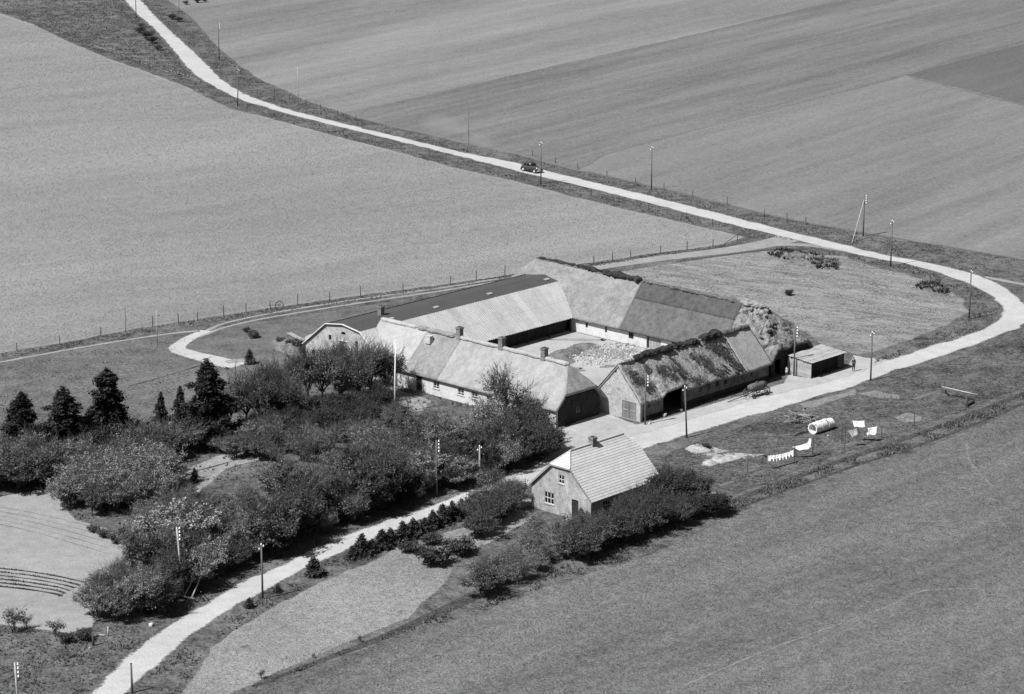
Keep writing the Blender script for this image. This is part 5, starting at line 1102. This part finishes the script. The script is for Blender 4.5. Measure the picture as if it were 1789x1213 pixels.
# ================================================================== PEOPLE
M['cloth'] = grey('dark_work_clothes', 0.03); M['cloth2'] = grey('pale_dress', 0.5); M['skin'] = grey('skin', 0.32); M['hair'] = grey('dark_hair', 0.02); M['shirt'] = grey('grey_shirt', 0.07)
def person(loc, rz, h, zones, label, child=False):
    """one continuous skinned body; zones = [(zmax as share of height, material)]"""
    o = root('person', loc, rz, label, 'person')
    V = []; E_ = []; Rd = []
    def v(p, r_, frm=None):
        V.append(Vector(p) * h); Rd.append(r_ * h); 
        if frm is not None: E_.append((frm, len(V) - 1))
        return len(V) - 1
    pel = v((0, 0, 0.53), 0.085); wa = v((0, 0.005, 0.63), 0.075, pel); ch = v((0, 0, 0.74), 0.092, wa); ne0 = v((0, 0, 0.825), 0.05, ch); ne = v((0, 0.005, 0.86), 0.032, ne0)
    hd = v((0, -0.012, 0.905), 0.052, ne); hd2 = v((0, -0.008, 0.955), 0.056, hd); v((0, 0.0, 0.99), 0.03, hd2); v((0, -0.066, 0.925), 0.012, hd)
    for s_ in (-1, 1):
        hp = v((s_ * 0.055, 0, 0.49), 0.062, pel); kn = v((s_ * 0.062, -0.012, 0.28), 0.042, hp); an = v((s_ * 0.066, 0.01, 0.05), 0.028, kn); v((s_ * 0.075, -0.085, 0.022), 0.024, an)
        sh = v((s_ * 0.105, 0, 0.805), 0.042, ne0); el = v((s_ * 0.135, 0.02, 0.64), 0.03, sh); wr_ = v((s_ * 0.13, -0.04, 0.50), 0.02, el); pa = v((s_ * 0.128, -0.05, 0.465), 0.021, wr_)
        for k, (dx, ln) in enumerate(((-0.016, 0.036), (-0.005, 0.042), (0.006, 0.04), (0.016, 0.032))):
            f1 = v((s_ * 0.128, -0.05 + dx, 0.465 - ln * 0.6), 0.0055, pa); v((s_ * 0.122, -0.052 + dx, 0.465 - ln), 0.005, f1)
        v((s_ * 0.118, -0.078, 0.455), 0.006, pa)
    me = bpy.data.meshes.new('tmp'); me.from_pydata([tuple(p) for p in V], E_, []); to = bpy.data.objects.new('tmp', me); COL.objects.link(to)
    to.modifiers.new('s', 'SKIN'); to.modifiers.new('u', 'SUBSURF').levels = 1
    for i, sv in enumerate(me.skin_vertices[0].data): sv.radius = (Rd[i], Rd[i]); sv.use_root = i == 0
    dg = bpy.context.evaluated_depsgraph_get(); em = bpy.data.meshes.new_from_object(to.evaluated_get(dg)); bpy.data.objects.remove(to)
    em.name = 'body'; em.materials.clear(); names = []
    for _, m in zones: em.materials.append(M[m])
    for p in em.polygons:
        z = p.center.z / h; x = abs(p.center.x) / h; p.use_smooth = True
        i = next((k for k, (zm, m) in enumerate(zones) if z <= zm), len(zones) - 1)
        if x > 0.1 and z < 0.5: i = next(k for k, (zm, m) in enumerate(zones) if m == 'skin')
        p.material_index = i
    link('body', em, o)
    hr = MB().lathe([(0.001, 0.066), (0.04, 0.055), (0.06, 0.02), (0.062, -0.005), (0.05, -0.03)], 14, 'z', (0, 0.012, 0.945)); hr.v = [(a * h, b * h, c * h) for a, b, c in hr.v]; hr.build('hair', M['hair'], o, True)
    return o
person(G(1491,649), math.radians(20), 1.78, [(0.53, 'cloth'), (0.84, 'shirt'), (2, 'skin')], 'man in dark work clothes standing at the end of the open shed')
ch = person(G(1374,656), math.radians(-20), 1.12, [(0.3, 'skin'), (0.84, 'cloth2'), (2, 'skin')], 'child in pale clothes standing against the board shed wall', True)
sk = MB().lathe([(0.085, 0.62), (0.11, 0.5), (0.16, 0.3), (0.15, 0.3), (0.1, 0.5), (0.08, 0.62)], 14); sk.v = [(a * 1.12, b * 1.12, c * 1.12) for a, b, c in sk.v]; sk.build('skirt', M['cloth2'], ch, True)

# ================================================================== DRYING GREEN: concrete pipe, brushwood, laundry, sand
M['conc'] = grey('pale_concrete', 0.62, [(0.10, 1.0), (0.1, 5.0)], bump=0.01)
def pipe():
    c0, c1 = G(1424,757), G(1463,744); d = (c1 - c0); d.z = 0; L = d.length; rz = math.atan2(d.y, d.x)
    o = root('concrete_pipe', c0, rz, 'pale concrete well pipe with holes lying on the drying green', 'pipe')
    n = 24; r1, r0 = 0.64, 0.5; x = -0.5; segs = [1.15, 1.15, 0.95]; zc = r1
    for k, sl_ in enumerate(segs):
        zz = zc if k < 2 else zc - 0.04; rr = r1 if k < 2 else r1 - 0.04
        m = MB(); V = []; F = []
        hole = {0: [], 1: [(4, 1)], 2: []}[k]
        nx = 4
        for i in range(nx + 1):
            xx = x + sl_ * i / nx
            for q in range(n): t = 2 * math.pi * q / n; V.append((xx, rr * math.cos(t), zz + rr * math.sin(t)))
        off = len(V)
        for i in range(nx + 1):
            xx = x + sl_ * i / nx
            for q in range(n): t = 2 * math.pi * q / n; V.append((xx, r0 * math.cos(t), zz + r0 * math.sin(t)))
        holes = {(0, 8)} if k == 0 else ({(0, 7), (3, 7), (3, 8), (3, 9), (3, 10)} if k == 1 else {(0, 8), (0, 9)})
        for i in range(nx):
            for q in range(n):
                if (i, q) in holes: continue
                q2 = (q + 1) % n; F.append((i*n + q, i*n + q2, (i+1)*n + q2, (i+1)*n + q)); F.append((off + i*n + q, off + (i+1)*n + q, off + (i+1)*n + q2, off + i*n + q2))
        for q in range(n):
            q2 = (q + 1) % n; F.append((q, off + q, off + q2, q2)); F.append((nx*n + q, nx*n + q2, off + nx*n + q2, off + nx*n + q))
        for (i, q) in holes:
            q2 = (q + 1) % n; cs = [i*n + q, i*n + q2, (i+1)*n + q2, (i+1)*n + q]
            for a in range(4): b = (a + 1) % 4; F.append((cs[a], cs[b], off + cs[b], off + cs[a]))
        m.add(V, F).build('pipe_section', M['conc'], o)
        if k < 2: MB().lathe([(rr + 0.035, x + sl_ - 0.1), (rr + 0.035, x + sl_ + 0.02), (rr - 0.02, x + sl_ + 0.02), (rr - 0.02, x + sl_ - 0.1), (rr + 0.035, x + sl_ - 0.1)], n, 'x', (0, 0, zz)).build('pipe_collar', M['conc'], o)
        x += sl_ + 0.03
pipe()
def sticks(name, label, cx_, cy_, n, L, spread, mat, rz, rzv, hmax, rad=0.05, cat='brushwood'):
    o = root(name, G(cx_, cy_), 0, label, cat)
    for i in range(n):
        a = rz + R.gauss(0, rzv); l = L * R.uniform(0.4, 1.0); x, y = R.gauss(0, spread), R.gauss(0, spread * 0.8); z = R.uniform(0.03, hmax)
        d = Vector((math.cos(a), math.sin(a), R.gauss(0, 0.12))) * l / 2; c = Vector((x, y, z + abs(d.z)))
        md = c + Vector((R.gauss(0, 0.08), R.gauss(0, 0.08), R.gauss(0, 0.03)))
        r_ = rad * R.uniform(0.5, 1.2); MB().tube([c - d, md, c + d], [r_, r_ * 0.8, r_ * 0.45], 5).build('branch', mat, o)
    return o
M['branch'] = grey('dry_branches', 0.2, [(0.3, 2.0)], rnd=0.5)
sticks('brushwood_pile', 'heap of dry branches beside the concrete pipe', 1404, 736, 60, 3.0, 0.9, M['branch'], 0.6, 0.7, 0.6, 0.06)
sticks('pole_bundle', 'bundle of long thin poles lying against the concrete pipe', 1401, 757, 16, 4.2, 0.4, M['branch'], 0.72, 0.1, 0.25)
M['linen2'] = grey('off_white_linen', 0.55); M['linen'] = grey('white_linen', 0.7, [(0.03, 2.0)]); M['greyc'] = grey('grey_cloth', 0.3, [(0.1, 2.0)])
def cloth(name, label, pxs, ground_y, wave, mat, group=None):
    """hanging cloth: four pixel corners (top-left, top-right, bottom-right, bottom-left) on the line standing over ground row ground_y"""
    def on(x, y): b = G(x, ground_y if not callable(ground_y) else ground_y(x)); return Vector((b.x, b.y, hpx(x, ground_y if not callable(ground_y) else ground_y(x), y)))
    c = [on(*p) for p in pxs]; b0 = Vector((c[0].x, c[0].y, 0)); nn = (c[1] - c[0]).cross(Vector((0, 0, 1))).normalized(); nu = 14; nv = 8
    def F(s, t):
        p = c[0].lerp(c[1], s).lerp(c[3].lerp(c[2], s), t); return tuple(p - b0 + nn * (wave * math.sin(s * 9 + t * 1.5) * (0.3 + t) + 0.25 * t * t) - Vector((0, 0, 0.06 * math.sin(s * math.pi) * (1 - t))))
    o = MB().grid(F, nu, nv).build(name, mat, None, True, b0); sd = o.modifiers.new('t', 'SOLIDIFY'); sd.thickness = 0.012
    return tag(o, label, 'laundry', group)
cloth('bed_sheet', 'white square sheet hanging highest on the clothes line', [(1488,735),(1509,735),(1511,746),(1491,745)], 772, 0.05, M['linen'])
cloth('bed_sheet', 'grey tilted cloth hanging below the white square sheet', [(1481,753),(1496,748),(1498,757),(1488,764)], 780, 0.05, M['greyc'])
cloth('bed_sheet', 'white sheet with a shaded middle hanging beside the grey cloth', [(1512,748),(1532,745),(1532,758),(1514,760)], 771, 0.09, M['linen'])
cloth('night_shirt', 'white shirt body blowing sideways on the clothes line', [(1383,781),(1410,774),(1414,783),(1396,786)], 800, 0.05, M['linen'])
cloth('night_shirt', 'small white garment with hanging legs next to the blowing shirt', [(1408,778),(1413,766),(1416,767),(1415,784)], 798, 0.04, M['linen'])
for k in range(8):
    x = 1341 + k * 5.6; yt = 796 - 0.1 * k - 0.16 * k * k
    cloth('towel', 'narrow striped towel in the row on the clothes line', [(x, yt), (x + 5.6, yt - 0.9), (x + 5.5, yt + 8.6 + (k % 3)), (x + 0.05, yt + 9)], 820 - 1.6 * k, 0.03, M['linen' if k % 2 else 'linen2'], 'row of towels on the clothes line')
def clothes_line(px, label):
    o = root('clothes_line', G(*px[0][:2]), 0, label, 'clothes line'); b0 = G(*px[0][:2]); L = []
    for (x, y, ty) in px:
        p = G(x, y) - b0; h = hpx(x, y, ty); MB().tube([(p.x, p.y, -0.2), (p.x, p.y, h)], [0.05, 0.04], 6).build('post', M['post'], o); L.append(Vector((p.x, p.y, h - 0.03)))
    Q = []
    for i in range(len(L) - 1):
        for k in range(6): t = k / 6; Q.append(L[i].lerp(L[i + 1], t) - Vector((0, 0, 0.25 * 4 * t * (1 - t))))
    MB().tube(Q + [L[-1]], 0.011, 3, False).build('line', M['wire'], o); return o
clothes_line([(1306,827,796),(1388,806,775),(1420,796,764)], 'clothes line with towels strung from a thin post near the sand heap')
clothes_line([(1470,776,741),(1597,744,722)], 'clothes line with sheets running to a thin post past the pipe')
clothes_line([(1476,784,750),(1540,766,744)], 'short clothes line under the white square sheet')
# pale pole lying over a low block, and its post
lp = root('balance_pole', G(1690,708), 0, 'long pale pole resting on a short post on the drying green', 'pole')
b0 = G(1690,708)
def rel(x, y, z=0.0): return tuple(G(x, y, z) - b0)
MB().tube([rel(1646,676,1.0), rel(1686,685,1.05), rel(1708,690,0.9)], [0.08, 0.08, 0.05], 7).build('pole', M['polel'], lp, True)
MB().tube([rel(1690,708,-0.2), rel(1686,686,0.98)], [0.06, 0.05], 6).build('post', M['post'], lp)
MB().tube([rel(1652,686,-0.2), rel(1652,681,0.9)], [0.08, 0.07], 6).build('post', M['post'], lp)
o = MB().beam(tuple(Vector((0, 0, 0.16))), tuple(G(1701,704) - G(1689,711) + Vector((0, 0, 0.16))), 0.3, 0.28).build('feed_trough', M['dkwood'], None, False, G(1689,711)); tag(o, 'dark wooden trough lying beside the ditch', 'trough')

def heap(name, label, px, hgt, mat, res=0.35, amp=0.5, freq=0.9, seed=0, cat='heap'):
    W_ = [tuple(p) for p in poly_world(px)]; A_ = np.array(W_); lo, hi = A_.min(0), A_.max(0); c = (lo + hi) / 2
    nx, ny = int((hi[0] - lo[0]) / res) + 1, int((hi[1] - lo[1]) / res) + 1; m = MB(); idx = {}
    ins = lambda x, y: pip((x, y), W_)
    def dist(x, y):
        best = 1e9
        for i in range(len(W_)):
            a, b = Vector(W_[i - 1]), Vector(W_[i]); p = Vector((x, y)); t = max(0, min(1, (p - a).dot(b - a) / max((b - a).length_squared, 1e-6))); best = min(best, (p - a.lerp(b, t)).length)
        return best
    V = []
    for i in range(nx + 1):
        for j in range(ny + 1):
            x, y = lo[0] + (hi[0] - lo[0]) * i / nx, lo[1] + (hi[1] - lo[1]) * j / ny
            z = -0.02
            if ins(x, y):
                dd = dist(x, y); z = hgt * min(1, dd / (hgt * 1.6 + 0.3)) ** 0.8 * (0.6 + amp * noise.noise(Vector((x * freq, y * freq, seed))) + 0.5 * amp * noise.noise(Vector((x * freq * 3, y * freq * 3, seed)))) + 0.01
            V.append((x - c[0], y - c[1], z))
    mm = ny + 1; F = [(i*mm + j, (i+1)*mm + j, (i+1)*mm + j + 1, i*mm + j + 1) for i in range(nx) for j in range(ny) if max(V[i*mm + j][2], V[(i+1)*mm + j][2], V[(i+1)*mm + j + 1][2], V[i*mm + j + 1][2]) > 0]
    o = m.add(V, F).build(name, mat, None, True, (c[0], c[1], 0.0)); return tag(o, label, cat)
M['sands'] = grey('spilled_pale_sand', 0.3, [(0.2, 0.8), (0.3, 3.0)], alpha=True, spots=[(0.09, 0.6, -0.1, None, 0)])
sheet('sand_patch', [(1190,783),(1215,774),(1240,778),(1265,785),(1300,788),(1345,793),(1310,801),(1272,811),(1240,818),(1212,814),(1226,802),(1200,792)], 0.012, M['sands'], 1.1, 0.8)
heap('sand_heap', 'low heap of pale sand spread between cottage and drying green', [(1196,783),(1214,777),(1232,781),(1244,788),(1225,792),(1206,790)], 0.45, M['sand'], 0.25, 1.0, 1.1, 4, 'sand')
heap('sand_heap', 'longer ridge of pale sand lying beyond the low sand heap', [(1226,808),(1250,800),(1280,797),(1310,794),(1290,802),(1260,810),(1238,814)], 0.4, M['sand'], 0.25, 1.0, 1.1, 5, 'sand')
plant('bush', 'shrub', 1235, 784, 0.7, 'tiny dark bush on the pale sand', 'bush', parts=('stems', 'foliage'))
heap('manure_heap', 'low dark manure heap in the courtyard', [(956,622),(972,612),(990,609),(1004,601),(1030,599),(1052,604),(1044,610),(1022,613),(1012,622),(1000,626),(1004,634),(985,640),(970,636),(974,628)], 0.45, M['dung'], 0.35, 0.6, 0.8, 2, 'manure')
heap('beet_clamp', 'long low dark clamp of beet tops by the road', [(1338,446),(1365,438),(1400,443),(1440,452),(1470,462),(1462,472),(1420,470),(1375,460)], 0.7, M['dung'], 0.4, 0.9, 0.9, 7, 'clamp')
heap('beet_clamp', 'short dark clamp inside the road bend', [(1592,497),(1610,490),(1640,500),(1660,511),(1655,518),(1625,512),(1600,506)], 0.7, M['dung'], 0.4, 0.9, 0.9, 9, 'clamp')
tufts('clamp_weeds', [(1338,446),(1365,438),(1400,443),(1440,452),(1470,462),(1462,472),(1420,470),(1375,460)], 7, 0.5, M['crop'], 31, 0.14, label='dark weeds growing on the long beet clamp', zoff=0.25)
tufts('clamp_weeds', [(1592,497),(1610,490),(1640,500),(1660,511),(1655,518),(1625,512),(1600,506)], 7, 0.5, M['crop'], 32, 0.14, label='dark weeds growing on the short clamp inside the bend', zoff=0.25)
# rubble in the courtyard: stones one can pick out
rb = root('rubble_heap', G(1040,622), 0, 'spread heap of pale rubble stones in the courtyard', 'rubble'); sm = []
for k in range(5):
    bm = bmesh.new(); bmesh.ops.create_icosphere(bm, subdivisions=1, radius=1.0)
    for v in bm.verts: v.co *= 0.75 + 0.5 * R.random()
    me = bpy.data.meshes.new('stone'); bm.to_mesh(me); bm.free(); me.materials.append(M['rub']); sm.append(me)
b0 = G(1040,622)
for p in poisson([(990,630),(1012,616),(1030,608),(1058,600),(1095,600),(1125,606),(1120,618),(1092,628),(1050,638),(1015,640)], 0.22, 20000, 33)[:297]:
    s_ = R.uniform(0.05, 0.16); o = link('stone', R.choice(sm), rb, p - b0 + Vector((0, 0, s_ * 0.4 + 0.25 * max(0, noise.noise(p * 0.5))))); o.scale = (s_ * 1.3, s_, s_ * 0.7); o.rotation_euler = (R.random(), R.random(), R.random() * 6)
def stone(x, y, s_, label, grp=None):
    o = link('boulder', R.choice(sm), None, G(x, y) + Vector((0, 0, s_ * 0.5))); o.scale = (s_, s_ * 0.8, s_ * 0.75); o.rotation_euler = (0.2, 0.1, R.random() * 6); return tag(o, label, 'stone', grp)
stone(1161,728,0.32,'pale boulder left of the cart entrance in the stable wall'); stone(1189,719,0.3,'pale boulder right of the cart entrance in the stable wall'); stone(1134,741,0.25,'small pale stone at the stable corner pole')
stone(265,1094,0.3,'white stone on the verge below the thicket'); stone(1447,762,0.14,'small white stone beside the concrete pipe')
for (x, y) in ((157,1134),(159,1175)): stone(x, y, 0.16, 'small white stone on the rough grass beside the road', 'white stones on the rough grass')
st = root('marker_posts', G(189,1112), 0, 'low pale post on the rough grass at the thicket end', 'post'); MB().tube([(0, 0, -0.1), (0.02, 0, 0.95)], [0.08, 0.07], 8).build('shaft', M['polel'], st, True); MB().beam((-0.9, 0.2, 0.08), (-0.3, 0.0, 0.12), 0.1, 0.08).build('stake', M['polel'], st)
o = MB().tube([(0, 0, -0.1), (0.02, 0, 0.6), (0.0, 0, 1.15)], [0.13, 0.12, 0.1], 9).build('gate_post', M['post'], None, True, G(163,1128)); tag(o, 'stout dark gate post beside the scraggy bushes', 'post')
o = MB().tube([(0, 0, -0.1), (0, 0, 0.5)], [0.07, 0.06], 8).build('gate_post', M['polel'], None, True, G(129,1122)); tag(o, 'short pale peg between the scraggy bushes', 'post')
# leaning pale timbers with a low frame
lt = root('timber_trestle', G(330,1040), 0, 'two long pale timbers leaning from a low trestle at the thicket edge', 'trestle'); b0 = G(330,1040)
for (a, b) in (((322,1041),(345,1030)), ((335,1044),(355,1032))):
    MB().tube([rel(a[0], a[1], 0.25) , tuple(Vector(rel(b[0], b[1], 0.0)) + Vector((0, 0, 1.75)))], [0.07, 0.055], 6).build('timber', M['polel'], lt)
for (x, y) in ((318,1041),(338,1046)): MB().tube([rel(x, y, -0.1), rel(x, y, 0.5)], 0.05, 6).build('leg', M['pole'], lt)
for (x, y) in ((341,1032),(351,1034)): MB().tube([rel(x, y, -0.1), rel(x, y, 1.35)], 0.05, 6).build('leg', M['pole'], lt)
MB().beam(tuple(Vector(rel(316,1041,0.42))), tuple(Vector(rel(340,1046,0.42))), 0.07, 0.07).build('crossbar', M['polel'], lt)
# things by the barn gable: pale plank on a support, heap of lime, a bright tarpaulin under the trees
o = root('plank_ramp', G(526,594), 0, 'pale plank ramp leaning beside the barn gable', 'ramp'); b0 = G(526,594)
for k in range(4):
    e = Vector((0.16 * k, 0.1 * k, 0)); MB().beam(tuple(Vector(rel(502,582,0.9)) + e), tuple(Vector(rel(528,596,0.25)) + e), 0.15, 0.04).build('plank', M['board'], o)
MB().tube([rel(503,594,0), rel(503,583,0.85)], 0.05, 6).build('leg', M['pole'], o)
heap('lime_heap', 'pale heap behind the corner of the barn gable', [(532,590),(545,583),(556,590),(548,600),(536,600)], 0.8, M['sand'], 0.3, 0.4, 0.9, 11, 'heap')
heap('straw_heap', 'pale straw heap under the grove', [(466,692),(478,686),(490,692),(486,700),(470,700)], 0.5, M['sand'], 0.3, 0.4, 0.9, 12, 'heap')
heap('spoil_heap', 'weedy earth bank beside the barn gable', [(470,600),(490,588),(520,595),(540,610),(520,622),(490,616)], 0.7, M['faint'] if False else M['dung'], 0.4, 0.7, 0.8, 13, 'earth')
heap('garden_debris', 'pale rubble strip between the cottage gable and the road', [(862,868),(890,862),(925,868),(928,882),(900,890),(870,888)], 0.35, M['sand'], 0.3, 1.0, 1.3, 14, 'rubble')
# beehive board in the orchard
o = bevel(MB().box((-0.3, -0.25, 0), (0.3, 0.25, 1.3)).build('beehive', M['paint'], None, False, G(268,853))); tag(o, 'pale upright box standing among the orchard trees', 'box')
# hay-coloured boards by the track end
o = root('board_stack', G(414,634), 0.4, 'few loose boards lying at the end of the pale track', 'boards')
for k in range(4): MB().box((-1.2, k * 0.35, 0.02 + 0.03 * (k % 2)), (1.3, k * 0.35 + 0.25, 0.06 + 0.03 * (k % 2))).build('board', M['board'], o)
# crop rows in the garden plot
for k in range(6):
    y = 999 + k * 6.3
    tufts('crop_row', [(-60, y - 13.5), (40, y - 3), (100, y + 6.5), (150 - k * 9, y + 17.5 - k * 1.4), (150 - k * 9, y + 20.5 - k * 1.4), (100, y + 9.5), (40, y), (-60, y - 10.5)], 40, 0.1, M['crop'], 50 + k, 0.05, label='dark crop row %s of the six in the raked plot' % ('first', 'second', 'third', 'fourth', 'fifth', 'sixth')[k])

# dust whirled up behind the car
def dust():
    m, t, b = newmat('road_dust'); t.nodes.remove(b)
    v = nd(t, 'ShaderNodeVolumePrincipled'); v.inputs['Color'].default_value = (0.9, 0.9, 0.9, 1); v.inputs['Anisotropy'].default_value = 0.2
    co = nd(t, 'ShaderNodeTexCoord').outputs['Object']; ln = nd(t, 'ShaderNodeVectorMath', operation='LENGTH'); mp = nd(t, 'ShaderNodeMapping')
    t.links.new(co, mp.inputs[0]); t.links.new(mp.outputs[0], ln.inputs[0])
    fall = mth(t, 'SUBTRACT', 1.0, ln.outputs['Value'], clamp=True); q = nz(t, co, 1.6, 3.0)
    t.links.new(mth(t, 'MULTIPLY', mth(t, 'MULTIPLY', fall, mth(t, 'ADD', 0.7, q, clamp=True)), 0.17), v.inputs['Density']); t.links.new(v.outputs[0], t.nodes['Material Output'].inputs['Volume'])
    bm = bmesh.new(); bmesh.ops.create_icosphere(bm, subdivisions=3, radius=1.0); me = bpy.data.meshes.new('dust_cloud'); bm.to_mesh(me); bm.free(); me.materials.append(m)
    a, c = G(880,286), G(720,238); d = c - a
    for k, (x, y, sx, sy, sz) in enumerate(((878,279,3.6,1.8,1.2),(842,264,5.5,3.0,2.0),(778,238,7.5,4.0,2.4))):
        o = link('dust_cloud', me, None, G(x, y) + Vector((0, 0, sz * 0.75))); o.scale = (sx, sy, sz); o.rotation_euler = (0, 0, math.atan2(d.y, d.x))
        tag(o, ('thick puff of dust right behind the car', 'drifting puff of dust further behind the car', 'thin fading end of the dust trail over the far field')[k], 'dust')
dust()
